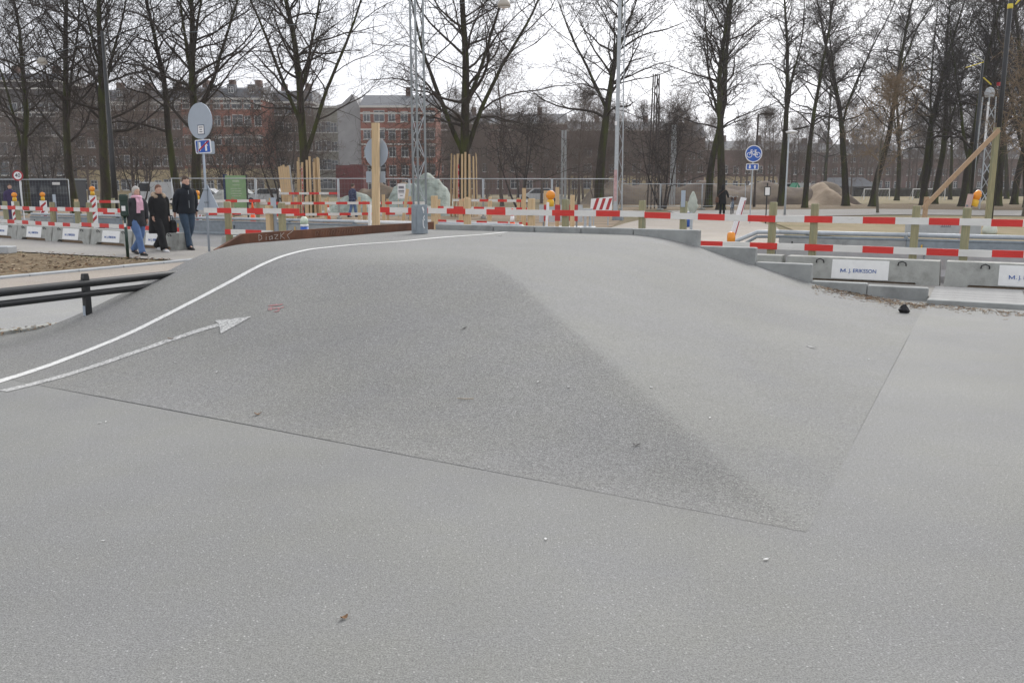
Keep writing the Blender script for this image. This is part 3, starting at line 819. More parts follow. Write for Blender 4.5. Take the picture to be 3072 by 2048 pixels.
# ---- lattice column beyond the cycle path
p0 = gd(1853, 43.5)
col = thing('lattice_column', 'pale steel column with one solid and one lattice side beside the mesh fence', 'mast', p0, -0.25)
MB().box(-0.24, 0.26, -0.25, 0.25, -0.05, 0.35, bev=0.02).build('foot', STEELBOX, col)
MB().rings([[(x0, -0.16, z), (x1, -0.16, z), (x1, 0.02, z), (x0, 0.02, z)] for z, x0, x1 in ((0.34, -0.20, -0.02), (14.0, -0.15, -0.02))]).build('solid_side', GALV, col)
MB().tube([(0.20, 0, 0.3), (0.10, 0, 14)], 0.028, 6).build('leg', GALV, col)
bk = MB().beam((0, 0, 0), (1, 0, 0), 0.022, 0.022).mesh('brace', GALV)
z = 0.5; s_ = 1
while z < 13:
    xr = 0.20 - 0.10 * (z / 14)
    brace((-0.03 if s_ > 0 else xr, 0, z), (xr if s_ > 0 else -0.03, 0, z + 0.62), bk, col); z += 0.62; s_ = -s_
PINKP = mat('pink_poster', (0.5, 0.33, 0.33), 0.8, 0.3, 6)
MB().box(-0.195, -0.05, -0.168, -0.161, 0.9, 2.4).build('poster_wrap', PINKP, col)
MB().box(-0.21, -0.10, -0.168, -0.161, 4.5, 4.68).build('number_plate', SIGN_W, col)

# ---- far lattice pylons and slim masts
def pylon(px, d, h, w0, w1, label, m, name='lattice_pylon', solid=False, step=1.0):
    q = thing(name, label, 'pylon', gd(px, d), 0.3)
    for sx, sy in ((-1, -1), (1, -1), (1, 1), (-1, 1)):
        MB().beam((sx * w0, sy * w0, -0.05), (sx * w1, sy * w1, h), 0.07, 0.07).build('leg', m, q)
    me = MB().beam((0, 0, 0), (1, 0, 0), 0.045, 0.045).mesh('brace', m)
    z = 0.4; k = 1
    while z + step < h:
        for side in ((0, -1), (1, 0)):
            wa = w0 + (w1 - w0) * z / h; wb = w0 + (w1 - w0) * (z + step) / h
            if side[0] == 0: brace((-wa * k, -wa, z), (wb * k, -wb, z + step), me, q)
            else: brace((wa, -wa * k, z), (wb, wb * k, z + step), me, q)
        z += step; k = -k
    return q
DARKM = mat('weathered_iron', (0.085, 0.07, 0.062), 0.8, 0.2, 4)
pylon(1958, 66, 9.6, 0.30, 0.16, 'dark weathered iron lattice pylon behind the cycle path', DARKM)
pq = pylon(2938, 66, 8.0, 0.42, 0.30, 'silver lattice pylon with a rounded cap among the right-hand trees', GALV)
MB().lathe([(0.3, 8.0), (0.36, 8.3), (0.24, 8.6), (0.05, 8.7)], n=10).build('cap', CONC_P, pq)
MB().box(-0.55, -0.40, -0.46, -0.40, 4.4, 7.6).build('white_panel', SIGN_W, pq)
MB().box(0.25, 0.5, -0.5, -0.3, 8.75, 9.0).build('red_lamp', SIGN_R, pq)
for px, d, h, lab in ((1690, 75, 6.2, 'slim white lattice mast in the thicket behind the mesh fence'), (2016, 80, 7.0, 'slim white lattice mast beside the dark iron pylon')):
    pylon(px, d, h, 0.16, 0.13, lab, CONC_P, 'slim_mast', step=0.8)
# ================================================================== bare trees
def fast_tube(V, Fc, pts, rr, n):
    """append a round bar to plain lists"""
    k = len(pts); base = len(V); ref = None
    cs = [(math.cos(2 * math.pi * j / n), math.sin(2 * math.pi * j / n)) for j in range(n)]
    for i in range(k):
        a = pts[i - 1] if i else pts[0]; c = pts[i + 1] if i < k - 1 else pts[-1]
        dx, dy, dz = c[0] - a[0], c[1] - a[1], c[2] - a[2]
        L = math.sqrt(dx * dx + dy * dy + dz * dz) or 1.0
        dx /= L; dy /= L; dz /= L
        if ref is None: ref = (1.0, 0.0, 0.0) if abs(dx) < 0.8 else (0.0, 1.0, 0.0)
        q = ref[0] * dx + ref[1] * dy + ref[2] * dz
        x0, x1, x2 = ref[0] - dx * q, ref[1] - dy * q, ref[2] - dz * q
        L = math.sqrt(x0 * x0 + x1 * x1 + x2 * x2) or 1.0
        x0 /= L; x1 /= L; x2 /= L
        ref = (x0, x1, x2)
        y0, y1, y2 = dy * x2 - dz * x1, dz * x0 - dx * x2, dx * x1 - dy * x0
        r = rr[i]; p = pts[i]
        for c_, s_ in cs:
            u, w = c_ * r, s_ * r
            V.append((p[0] + x0 * u + y0 * w, p[1] + x1 * u + y1 * w, p[2] + x2 * u + y2 * w))
    for i in range(k - 1):
        for j in range(n):
            q = j + 1 if j + 1 < n else 0
            Fc.append((base + i * n + j, base + i * n + q, base + (i + 1) * n + q, base + (i + 1) * n + j))

def grow(rnd, p, d, L, n, r0, r1, up, wob):
    """one wandering limb: points and radii"""
    pts = [tuple(p)]; rr = [r0]; st = L / n
    x, y, z = p; dx, dy, dz = d
    for i in range(n):
        dx += rnd.gauss(0, wob); dy += rnd.gauss(0, wob); dz += rnd.gauss(0, wob) + up
        q = math.sqrt(dx * dx + dy * dy + dz * dz); dx /= q; dy /= q; dz /= q
        x += dx * st; y += dy * st; z += dz * st
        pts.append((x, y, z)); rr.append(r0 + (r1 - r0) * (i + 1) / n)
    return pts, rr, (dx, dy, dz)

def side_dir(rnd, d, ang, az=None):
    """a direction leaving d at angle ang"""
    D = Vector(d); o = D.orthogonal().normalized(); w = D.cross(o)
    a = rnd.uniform(0, 6.2832) if az is None else az
    s = o * math.cos(a) + w * math.sin(a)
    v = D * math.cos(ang) + s * math.sin(ang)
    return (v.x, v.y, v.z)

def tree_meshes(seed, H=18.0, r0=0.34, base=3.6, spread=4.6, n1=34, n2=9, n3=6, stems=((0.0, 0.0, 0.0),), tw=0.0095, tmat=None, cmat=None, low=1.0, wob=0.045):
    """stems: for each leader (bearing, lean in radians, height at which it leaves the first one)"""
    rnd = random.Random(seed)
    TV, TF, CV, CF = [], [], [], []
    leaders = []
    for i, (az, lean, zf) in enumerate(stems):
        if zf <= 0.01 or not leaders:
            p = (0.16 * math.cos(az) * (i > 0), 0.16 * math.sin(az) * (i > 0), -0.15); rb = r0 * (1.0 if i == 0 else 0.85); h = H
        else:
            P0, R0 = leaders[0][0], leaders[0][1]
            k = min(range(len(P0)), key=lambda j: abs(P0[j][2] - zf)); p = P0[k]; rb = R0[k] * 0.56; h = (H - p[2]) * rnd.uniform(0.85, 1.0)
        lean = lean * 0.8
        d = (math.sin(lean) * math.cos(az), math.sin(lean) * math.sin(az), math.cos(lean))
        n = 22
        pts, rr, _ = grow(rnd, p, d, h, n, rb, 0.02, 0.026, wob * 0.9)
        # thicker below, buttress at the very foot
        rr = [rb * (1 - 0.93 * (j / n) ** 0.85) for j in range(n + 1)]
        if p[2] < 0.2:
            rr[0] = rb * 1.45
            pts.insert(1, tuple(pts[0][q] + (pts[1][q] - pts[0][q]) * 0.35 for q in range(3))); rr.insert(1, rb * 1.12)
        fast_tube(TV, TF, pts, rr, 10 if i == 0 else 8)
        leaders.append((pts, rr, h, p[2]))
    for li, (pts, rr, h, z0) in enumerate(leaders):
        cnt = n1 if li == 0 else int(n1 * 0.45)
        zb = max(base, z0 + 1.0)
        az = rnd.uniform(0, 6.28)
        for i in range(cnt):
            f = (i + rnd.random()) / cnt
            z = zb + (H * 0.985 - zb) * f ** 0.9
            k = min(range(len(pts) - 1), key=lambda j: abs(pts[j][2] - z))
            q = rnd.random(); a, c = pts[k], pts[k + 1]
            p = tuple(a[j] + (c[j] - a[j]) * q for j in range(3))
            az += 2.4 + rnd.uniform(-0.5, 0.5)
            ang = rnd.uniform(0.85, 1.3) * (1 - 0.42 * f)
            d = (math.sin(ang) * math.cos(az), math.sin(ang) * math.sin(az), math.cos(ang))
            L1 = 1.1 * spread * (1.15 - 0.75 * f) * rnd.uniform(0.6, 1.15) * (low if f < 0.25 else 1)
            ra = min(rr[k] * 0.45, 0.018 + 0.014 * L1)
            b1, q1, d1 = grow(rnd, p, d, L1, 7, ra, 0.013, 0.025 if f < 0.5 else 0.05, 0.17)
            fast_tube(CV, CF, b1, q1, 4)
            for j in range(n2):
                g_ = 0.2 + 0.8 * (j + rnd.random()) / n2
                u = g_ * 7; k1 = min(6, int(u)); e = u - k1
                p2 = tuple(b1[k1][m] + (b1[k1 + 1][m] - b1[k1][m]) * e for m in range(3))
                dd = tuple(b1[k1 + 1][m] - b1[k1][m] for m in range(3))
                d2 = side_dir(rnd, dd, rnd.uniform(0.5, 1.0))
                L2 = (0.5 + 0.42 * L1 * (1.1 - 0.6 * g_)) * rnd.uniform(0.6, 1.2)
                b2, q2, _ = grow(rnd, p2, d2, L2, 4, max(0.012, q1[k1] * 0.45), 0.007, 0.05, 0.17)
                fast_tube(CV, CF, b2, q2, 3)
                for t_ in range(n3):
                    g2 = 0.15 + 0.85 * (t_ + rnd.random()) / n3
                    u = g2 * 4; k2 = min(3, int(u)); e = u - k2
                    p3 = tuple(b2[k2][m] + (b2[k2 + 1][m] - b2[k2][m]) * e for m in range(3))
                    dd = tuple(b2[k2 + 1][m] - b2[k2][m] for m in range(3))
                    d3 = side_dir(rnd, dd, rnd.uniform(0.45, 1.0))
                    L3 = rnd.uniform(0.35, 1.0) * (0.55 + 0.3 * L2)
                    b3, q3, _ = grow(rnd, p3, d3, L3, 2, tw, tw * 0.45, 0.03, 0.22)
                    fast_tube(CV, CF, b3, q3, 3)
    out = []
    for nm, V_, F_, m in (('trunk', TV, TF, tmat or BARK), ('crown', CV, CF, cmat or TWIG)):
        me = bpy.data.meshes.new(nm); me.from_pydata(V_, [], F_); me.materials.append(m)
        me.polygons.foreach_set('use_smooth', [True] * len(F_)); me.update(); out.append(me)
    return out
def plant(name, label, meshes, loc, rz=0.0, scale=1.0, group=None, cat='tree'):
    t = thing(name, label, cat, loc, rz, group); t.scale = (scale,) * 3
    link('trunk', meshes[0], t); link('crown', meshes[1], t)
    return t

# (photo column of the foot, distance, height, trunk radius, leaders, crown base, spread, label)
L0 = ((0, 0.0, 0),)
row = [
    (82, 54, 17.0, 0.27, ((0, 0.03, 0), (2.6, 0.35, 3.2)), 3.4, 4.6, 'bare linden beside the 40 sign, forking low on one side'),
    (228, 52, 17.5, 0.30, ((3.1, 0.04, 0), (0.4, 0.3, 5.5)), 3.6, 4.6, 'bare linden between the 40 sign and the leaning lamp pole'),
    (322, 51, 18.0, 0.34, ((3.1, 0.05, 0), (0.3, 0.35, 6.5), (3.5, 0.3, 8.0)), 4.0, 5.0, 'bare linden with mossy trunk just behind the grey haired woman'),
    (546, 53, 18.0, 0.30, ((2.9, 0.17, 0),), 4.4, 4.6, 'bare linden with a trunk leaning away from the oval sign'),
    (594, 50, 18.5, 0.36, ((3.1, 0.04, 0), (0.2, 0.4, 5.2), (2.7, 0.25, 7.5), (0.8, 0.28, 8.5)), 4.0, 5.2, 'big bare linden with several leaders right behind the oval sign'),
    (930, 48, 18.0, 0.33, ((3.0, 0.02, 0), (0.1, 0.5, 3.4), (3.2, 0.42, 5.0), (0.4, 0.42, 6.5)), 4.2, 4.8, 'bare linden rising from a plank guard behind the blue bollard'),
    (1392, 49, 18.5, 0.37, ((2.8, 0.01, 0), (0.2, 0.55, 3.0), (3.3, 0.5, 3.6), (0.5, 0.5, 5.5)), 3.6, 5.2, 'large bare linden rising from a plank guard beside the tarpaulin heap'),
    (1797, 62, 19.0, 0.42, ((0, 0.0, 0), (0.0, 0.18, 6.0), (3.1, 0.5, 6.6)), 5.5, 5.0, 'bare linden with thick mossy trunk behind the lattice column'),
    (2124, 70, 21.0, 0.36, ((0.1, 0.01, 0), (3.0, 0.4, 6.0)), 5.5, 4.6, 'bare linden, the farther trunk of the pair beside the woman with bicycle'),
    (2162, 63, 20.0, 0.36, ((0.2, 0.0, 0), (0.1, 0.22, 7.5)), 5.0, 4.6, 'bare linden with mossy trunk directly behind the woman with bicycle'),
    (2341, 76, 22.0, 0.36, ((0.1, 0.0, 0), (0.2, 0.22, 9.0)), 5.5, 4.4, 'bare linden beside the flat-headed street lamp'),
    (2414, 69, 20.0, 0.27, ((0.4, 0.0, 0),), 5.5, 3.8, 'slender bare linden just past the flat-headed street lamp'),
    (2537, 76, 21.5, 0.36, ((0.2, 0.02, 0), (2.9, 0.25, 8.0), (0.2, 0.3, 7.0)), 5.5, 4.6, 'bare linden forked high, at the end of the earth bund'),
    (2617, 74, 21.0, 0.35, ((0.1, 0.02, 0), (0.2, 0.3, 9.5)), 5.5, 4.6, 'bare linden directly behind the young pale-barked tree'),
    (2770, 79, 20.0, 0.38, ((2.9, 0.01, 0), (0.2, 0.12, 1.0), (0.3, 0.35, 6.0)), 4.5, 5.0, 'bare linden with twin stems behind the foot of the timber brace'),
    (2802, 85, 22.0, 0.36, ((0, 0.03, 0), (0.1, 0.2, 5.0)), 5.0, 5.0, 'bare linden behind the twin-stemmed one by the timber brace'),
    (2888, 74, 20.5, 0.40, ((0.1, 0.01, 0), (0.2, 0.45, 4.5), (3.1, 0.4, 4.0)), 3.8, 5.2, 'bare linden behind the dark slim pole'),
    (2992, 76, 21.0, 0.38, ((0.1, 0.0, 0), (3.0, 0.3, 5.0)), 4.5, 4.8, 'bare linden right behind the tall timber post'),
    (3042, 82, 21.0, 0.36, ((0.1, 0.0, 0), (3.0, 0.3, 6.0)), 4.5, 4.8, 'bare linden just past the black pole'),
    (3085, 70, 20.5, 0.40, ((2.6, 0.12, 0), (2.9, 0.4, 4.0)), 4.5, 5.2, 'bare linden leaning over towards the black pole'),
]
_tm = []
for i, (px, d, h, r, stems, base, sp, lab) in enumerate(row):
    ms = tree_meshes(100 + i, h, r * 0.9, base, sp, 46 if d < 60 else 44, 10 if d < 60 else 9, 9, stems, tw=0.0078 if d < 60 else 0.0105)
    _tm.append(ms)
    plant('linden_tree', lab, ms, gd(px, d))
# twig nests and knots are left to the crowns; a young tree with pale bark in front of the row
ms = tree_meshes(61, 8.0, 0.09, 2.4, 2.3, 20, 8, 7, ((1.6, 0.02, 0), (0.3, 0.4, 3.0)), tw=0.009, tmat=mat('young_bark', (0.11, 0.10, 0.075), 0.9, 0.25, 8), cmat=TWIG_P)
plant('young_tree', 'young tree with pale twigs planted in the path verge before the lindens', ms, gd(2633, 55.5))
ms = tree_meshes(62, 9.0, 0.12, 2.2, 3.0, 26, 9, 8, ((1.6, 0.02, 0), (3.0, 0.4, 2.4)), tw=0.010, tmat=MT['young_bark'], cmat=TWIG_P)
plant('young_tree', 'young tree with brown twigs standing past the black pole', ms, gd(3072, 50))
# thicket and park trees behind: three small kinds and the tall ones again
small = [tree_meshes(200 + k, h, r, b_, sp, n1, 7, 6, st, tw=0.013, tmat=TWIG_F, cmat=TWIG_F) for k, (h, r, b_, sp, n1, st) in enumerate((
    (9.0, 0.14, 1.2, 3.4, 15, ((0, 0.08, 0), (2.2, 0.5, 0.9), (4.2, 0.5, 1.2))),
    (11.5, 0.17, 1.8, 3.6, 28, ((0, 0.03, 0), (1.2, 0.4, 2.0))),
    (7.0, 0.10, 0.6, 2.8, 14, ((0, 0.2, 0), (2.1, 0.45, 0.01), (4.2, 0.4, 0.01))),
    (13.0, 0.2, 2.6, 3.8, 28, ((0, 0.03, 0), (3.0, 0.3, 4.5)))))]
rr_ = random.Random(5)
spots = []
for px in range(-60, 2140, 44): spots.append((px + rr_.uniform(-25, 25), rr_.uniform(72, 120), rr_.choice((0, 1, 1, 2, 3, 3))))
for px in range(1330, 2140, 27): spots.append((px + rr_.uniform(-20, 20), rr_.uniform(95, 150), rr_.choice((1, 3, 3))))
for px in range(2160, 2560, 26): spots.append((px + rr_.uniform(-25, 25), rr_.uniform(100, 165), rr_.choice((1, 3))))
for px in range(2560, 3160, 21): spots.append((px + rr_.uniform(-25, 25), rr_.uniform(152, 205), rr_.choice((1, 3, 3))))

def behind(px):
    for x, nm in ((205, 'the dark grey flat block'), (558, 'the brown brick apartment house'), (800, 'the red mansard house'), (948, 'the brown dark-roofed house'), (1090, 'the olive house and grey gable'), (1310, 'the red brick gabled house'), (1700, 'the long low-roofed brick house'), (2000, 'the long red slate-roofed house'), (2140, 'the pointed brick gable'), (2330, 'the house by the bicycle sign'), (2485, 'the grey roofed far house'), (2700, 'the white-framed brick house'), (9999, 'the dim far house')):
        if px < x: return nm
kindn = ('many-stemmed bare brown tree', 'round-headed bare brown tree', 'low bare brown shrub', 'taller forked bare brown tree')
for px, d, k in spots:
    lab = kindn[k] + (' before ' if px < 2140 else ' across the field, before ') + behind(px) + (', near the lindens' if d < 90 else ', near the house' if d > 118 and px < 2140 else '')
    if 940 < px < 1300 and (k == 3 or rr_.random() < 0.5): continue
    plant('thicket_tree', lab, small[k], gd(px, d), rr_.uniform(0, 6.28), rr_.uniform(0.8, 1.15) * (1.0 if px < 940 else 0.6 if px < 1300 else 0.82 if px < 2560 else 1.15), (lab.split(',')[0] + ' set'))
for px, d, k in ((2690, 105, 12), (2850, 112, 11), (2945, 108, 13), (3020, 118, 12), (3100, 104, 10), (2750, 125, 13), (2905, 132, 12), (2470, 128, 10)):
    plant('park_tree', 'tall bare park tree in the second row, ' + {2690: 'behind the gap left of the timber brace', 2850: 'behind the timber brace', 2945: 'behind the silver pylon', 3020: 'behind the black pole', 3100: 'past the brown-twigged young tree', 2750: 'behind the twin-stemmed linden', 2905: 'behind the dark slim pole', 2470: 'behind the sandy bund'}[px], _tm[k], gd(px, d), rr_.uniform(0, 6.28), rr_.uniform(0.9, 1.05), 'second row of park trees')
# dark bushes low in front of the thicket
bm_ = tree_meshes(300, 5.6, 0.09, 0.5, 3.0, 11, 7, 5, ((0, 0.5, 0), (2.1, 0.55, 0.01), (4.2, 0.5, 0.01), (1.0, 0.2, 0.01)), tw=0.013, tmat=TWIG, cmat=TWIG)
for px, d, lab in ((1990, 66, 'dark dense bush beside the iron pylon'), (1560, 70, 'dark bush with arching stems behind the mesh fence'), (845, 66, 'dark bush with low boughs behind the leaning planks'), (420, 66, 'dark bush with crooked boughs behind the walkers'),
                   (150, 66, 'dark bush behind the far warning beacons'), (1290, 72, 'dark bush behind the covered heap'), (1180, 78, 'dark bush before the red brick house'), (700, 68, 'dark bush behind the green notice board')):
    plant('dark_bush', lab, bm_, gd(px, d), rr_.uniform(0, 6.28), rr_.uniform(0.9, 1.25), None, 'bush')
# ================================================================== houses behind the trees
def brickmat(name, c1, c2, mort, sc=1.0):
    m = bpy.data.materials.new(name); m.use_nodes = True
    n, l = m.node_tree.nodes, m.node_tree.links; p = n['Principled BSDF']
    p.inputs['Roughness'].default_value = 0.9; p.inputs['Specular IOR Level'].default_value = 0.15
    tc = n.new('ShaderNodeTexCoord'); mp = n.new('ShaderNodeMapping'); mp.inputs['Rotation'].default_value = (rad(90), 0, 0)
    l.new(tc.outputs['Object'], mp.inputs[0])
    bt = n.new('ShaderNodeTexBrick'); bt.inputs['Scale'].default_value = 4.0 * sc
    bt.inputs['Color1'].default_value = (*c1, 1); bt.inputs['Color2'].default_value = (*c2, 1); bt.inputs['Mortar'].default_value = (*mort, 1)
    l.new(mp.outputs[0], bt.inputs['Vector'])
    nz = n.new('ShaderNodeTexNoise'); nz.inputs['Scale'].default_value = 0.35; nz.inputs['Detail'].default_value = 6
    l.new(tc.outputs['Object'], nz.inputs['Vector'])
    mr = n.new('ShaderNodeMapRange'); mr.inputs['From Min'].default_value = 0.3; mr.inputs['From Max'].default_value = 0.7
    mr.inputs['To Min'].default_value = 0.75; mr.inputs['To Max'].default_value = 1.15
    l.new(nz.outputs[0], mr.inputs[0])
    sc_ = n.new('ShaderNodeVectorMath'); sc_.operation = 'SCALE'
    l.new(bt.outputs[0], sc_.inputs[0]); l.new(mr.outputs[0], sc_.inputs['Scale']); l.new(sc_.outputs[0], p.inputs['Base Color'])
    MT[name] = m
    return m
BR_RED = brickmat('red_brick', (0.29, 0.095, 0.058), (0.23, 0.075, 0.05), (0.27, 0.17, 0.13))
BR_FAR = brickmat('faded_brick', (0.17, 0.095, 0.075), (0.14, 0.08, 0.065), (0.17, 0.13, 0.11))
BR_BRN = brickmat('brown_brick', (0.13, 0.07, 0.05), (0.10, 0.055, 0.04), (0.12, 0.085, 0.07))
BR_DRK = brickmat('dark_brick', (0.085, 0.075, 0.07), (0.07, 0.06, 0.058), (0.09, 0.085, 0.08))
REND_G = mat('grey_render', (0.25, 0.245, 0.245), 0.9, 0.15, 0.6, 0.1, 20)
REND_O = mat('olive_render', (0.21, 0.20, 0.165), 0.9, 0.15, 0.6, 0.1, 20)
REND_Y = mat('cream_render', (0.40, 0.32, 0.185), 0.9, 0.12, 0.6, 0.1, 20)
SLATE = mat('slate_roof', (0.10, 0.105, 0.115), 0.75, 0.15, 1.2, 0.2, 20)
SHED_R = mat('dark_red_boards', (0.12, 0.022, 0.02), 0.85, 0.15, 1.2)
TRIM = mat('pale_trim', (0.5, 0.48, 0.44), 0.8, 0.1, 2)
FRAME = mat('white_frame', (0.42, 0.42, 0.41), 0.6, 0.08, 2)

def window_mesh(w, h, bars=True):
    b = MB(); t = 0.09
    b.box(-w / 2, w / 2, -0.02, 0.02, 0, h, 1)
    for x in (-w / 2, w / 2 - t): b.box(x, x + t, -0.09, -0.021, 0, h, 0)
    for z in (0, h - t): b.box(-w / 2 + t, w / 2 - t, -0.088, -0.022, z, z + t, 0)
    if bars:
        b.box(-t / 2, t / 2, -0.085, -0.023, t, h - t, 0)
        b.box(-w / 2 + t, -t / 2, -0.082, -0.024, h * 0.62, h * 0.62 + t * 0.8, 0); b.box(t / 2, w / 2 - t, -0.082, -0.024, h * 0.62, h * 0.62 + t * 0.8, 0)
    return b.mesh('window', [FRAME, GLASS])
WM = window_mesh(1.25, 1.75); WM_D = window_mesh(1.9, 1.95); WM_S = window_mesh(0.95, 1.1); WM_B = window_mesh(1.7, 2.3, False)
SILL = MB().box(-0.75, 0.75, -0.14, -0.005, -0.14, -0.01).mesh('sill', TRIM)

def house(name, label, px0, px1, d, eave, ridge, wall_m, rows, wins, depth=11.0, roof=SLATE, ground=None, gh=4.0, rz=0.0, mansard=False, dormers=0, chim=2, bands=(), wm=WM, gable_m=None):
    """a front facing the camera between two photo columns; rows: heights of window sills; wins: how many across"""
    a = gd(px0, d); w = gd(px1, d).x - a.x
    q = thing(name, label, 'building', a, rz)
    z0 = -0.1
    if ground:
        MB().box(-0.02, w + 0.02, -0.06, depth - 0.05, z0, gh).build('ground_storey', ground, q)
        wl_ = MB().box(0, w, 0, depth, gh + 0.003, eave).build('wall', wall_m, q)
    else:
        wl_ = MB().box(0, w, 0, depth, z0, eave).build('wall', wall_m, q)
    MB().box(-0.15, w + 0.15, -0.3, depth + 0.3, eave + 0.003, eave + 0.35).build('cornice', TRIM, q)
    e2 = eave + 0.353
    if mansard:
        k = e2 + (ridge - e2) * 0.72
        rf = MB().rings([[(-0.1, -0.2, e2), (w + 0.1, -0.2, e2), (w + 0.1, depth + 0.2, e2), (-0.1, depth + 0.2, e2)], [(0.3, 1.1, k), (w - 0.3, 1.1, k), (w - 0.3, depth - 1.1, k), (0.3, depth - 1.1, k)], [(0.4, depth / 2 - 0.3, ridge), (w - 0.4, depth / 2 - 0.3, ridge), (w - 0.4, depth / 2 + 0.3, ridge), (0.4, depth / 2 + 0.3, ridge)]]).build('roof', roof, q)
    else:
        rf = MB().add([(-0.15, -0.25, e2), (w + 0.15, -0.25, e2), (w + 0.15, depth + 0.25, e2), (-0.15, depth + 0.25, e2), (-0.15, depth / 2, ridge), (w + 0.15, depth / 2, ridge)], [(0, 1, 5, 4), (2, 3, 4, 5), (0, 4, 3), (1, 2, 5), (0, 3, 2, 1)]).build('roof', roof, q)
    for i in range(dormers):
        x = w * (i + 0.5) / dormers
        dm = MB().box(x - 0.7, x + 0.7, -0.05, 1.5, e2 + 0.5, e2 + 2.3).build('dormer', roof, q)
        o = link('window', WM_S, dm, (x, -0.07, e2 + 0.8))
    for i in range(chim):
        x = w * (i + 0.6) / chim
        MB().box(x - 0.5, x + 0.5, depth / 2 - 0.7, depth / 2 + 0.7, ridge - 1.0, ridge + 1.3).build('chimney', BR_BRN, q)
    for bz in bands:
        MB().box(-0.03, w + 0.03, -0.07, -0.002, bz, bz + 0.28).build('string_course', TRIM, q)
    for r_, z in enumerate(rows):
        n = wins
        for i in range(n):
            x = w * (i + 0.5) / n
            off = -0.03 if (not ground or z > gh) else -0.09
            mm = wm if (i % 4 != 1 or wm is not WM) else WM_D
            o = link('window', mm, q, (x, off, z)); link('sill', SILL, o)
    return q
D = 165.0
def zz(py, d=D): return EYE + (HOR - py) * d / F_PX
house('apartment_block', 'dark grey flat block with pale balcony lines at the far left', -160, 205, 160, zz(262, 160), zz(228, 160), BR_DRK, [3.6, 7.0, 10.4, 13.8], 9, mansard=True, bands=(zz(282, 160), zz(350, 160), zz(415, 160)), wm=WM_B, chim=3)
house('apartment_house', 'brown brick apartment house with cream ground storey behind the walkers', 207, 558, 164, zz(322, 164), zz(276, 164), BR_BRN, [1.0, 5.3, 8.6, 11.9, 15.2], 11, ground=REND_Y, gh=4.6, mansard=True, dormers=5, chim=4, bands=(zz(318, 164) - 0.6,))
BR_RED2 = BR_BRN
house('apartment_house', 'red brick apartment house with slate mansard roof behind the oval sign', 560, 800, 162, zz(312, 162), zz(268, 162), BR_RED, [1.0, 5.6, 9.0, 12.3, 15.3], 8, ground=REND_Y, gh=4.8, mansard=True, dormers=4, chim=3, bands=(zz(316, 162) - 0.5, zz(420, 162)))
house('apartment_house', 'brown house with dark roof behind the first plank-guarded linden', 802, 948, 170, zz(322, 170), zz(278, 170), BR_BRN, [1.0, 5.0, 8.3, 11.6, 14.8], 5, ground=REND_Y, gh=4.4, mansard=True, chim=2)
house('apartment_house', 'olive grey rendered house with white windows beside the red brick one', 950, 1020, 168, zz(335, 168), zz(322, 168), REND_O, [1.2, 4.7, 8.1, 11.5], 3, chim=0, depth=9)
rb = house('apartment_house', 'red brick house with slate roof and bare grey gable wall', 1088, 1310, 160, zz(334, 160), zz(289, 160), BR_RED, [1.0, 3.6, 6.8, 9.9, 12.9], 6, mansard=False, chim=1, bands=(zz(352, 160), zz(398, 160), zz(440, 160)), depth=12)
w_ = gd(1018, 160).x - gd(1088, 160).x
MB().prism([(w_, -0.1), (-0.02, -0.1), (-0.02, zz(334, 160)), (w_ * 0.35, zz(294, 160)), (w_ * 0.8, zz(322, 160)), (w_, zz(326, 160))], 0.6, 11.0).build('gable_wing', REND_G, rb)
sh = thing('shed', 'dark red boarded shed at the foot of the grey gable', 'shed', gd(1010, 140), 0)
ws = gd(1092, 140).x - gd(1010, 140).x
bdw = ws / 14
for i in range(14):
    MB().box(i * bdw + 0.01, (i + 1) * bdw - 0.01, 0, 0.05, -0.1, zz(496 if i > 6 else 500, 140)).build('plank', SHED_R, sh)
MB().box(0, ws, 0.06, 4, -0.1, zz(498, 140)).build('shed_body', SHED_R, sh)
house('apartment_house', 'long brick house with low grey roof behind the second plank-guarded linden', 1300, 1700, 190, zz(382, 190), zz(345, 190), BR_FAR, [1.2, 4.7, 8.1], 9, chim=2, bands=(zz(385, 190) - 1,))
house('apartment_house', 'long red house with slate roof behind the lattice column', 1705, 2000, 200, zz(400, 200), zz(368, 200), BR_FAR, [1.2, 4.7, 8.1], 8, chim=2, ground=REND_Y, gh=4)
house('apartment_house', 'brick house with a pointed gable behind the paired lindens', 2005, 2110, 195, zz(420, 195), zz(372, 195), BR_FAR, [1.2, 4.7, 7.6], 4, chim=1)
house('apartment_house', 'brown brick house glimpsed between bicycle sign and street lamp', 2115, 2330, 215, zz(455, 215), zz(425, 215), BR_FAR, [1.2, 4.7], 6, chim=2, ground=REND_Y, gh=4)
house('apartment_house', 'grey roofed house far behind the earth bund', 2335, 2485, 230, zz(462, 230), zz(432, 230), BR_FAR, [1.2, 4.7, 8.0], 5, chim=1)
house('apartment_house', 'brick house with white window frames across the playing field', 2487, 2700, 235, zz(468, 235), zz(436, 235), BR_FAR, [1.2, 4.7, 7.9], 8, chim=2)
house('apartment_house', 'dim brick house across the field behind the timber brace', 2705, 3200, 250, zz(480, 250), zz(450, 250), BR_FAR, [1.2, 4.7], 14, chim=4)
pv = thing('pavilion', 'low grey sports pavilion with a wide roof beyond the bund', 'building', gd(2482, 150), 0)
MB().box(0, 7.6, 0, 5, -0.1, 1.6).build('wall', REND_G, pv)
MB().rings([[(-0.6, -0.8, 1.61), (8.2, -0.8, 1.61), (8.2, 5.8, 1.61), (-0.6, 5.8, 1.61)], [(1.0, 2, 3.1), (6.6, 2, 3.1), (6.6, 3, 3.1), (1.0, 3, 3.1)]]).build('roof', SLATE, pv)
sp = thing('church_spire', 'thin distant spire above the roofs behind the lindens', 'spire', gd(2467, 330), 0)
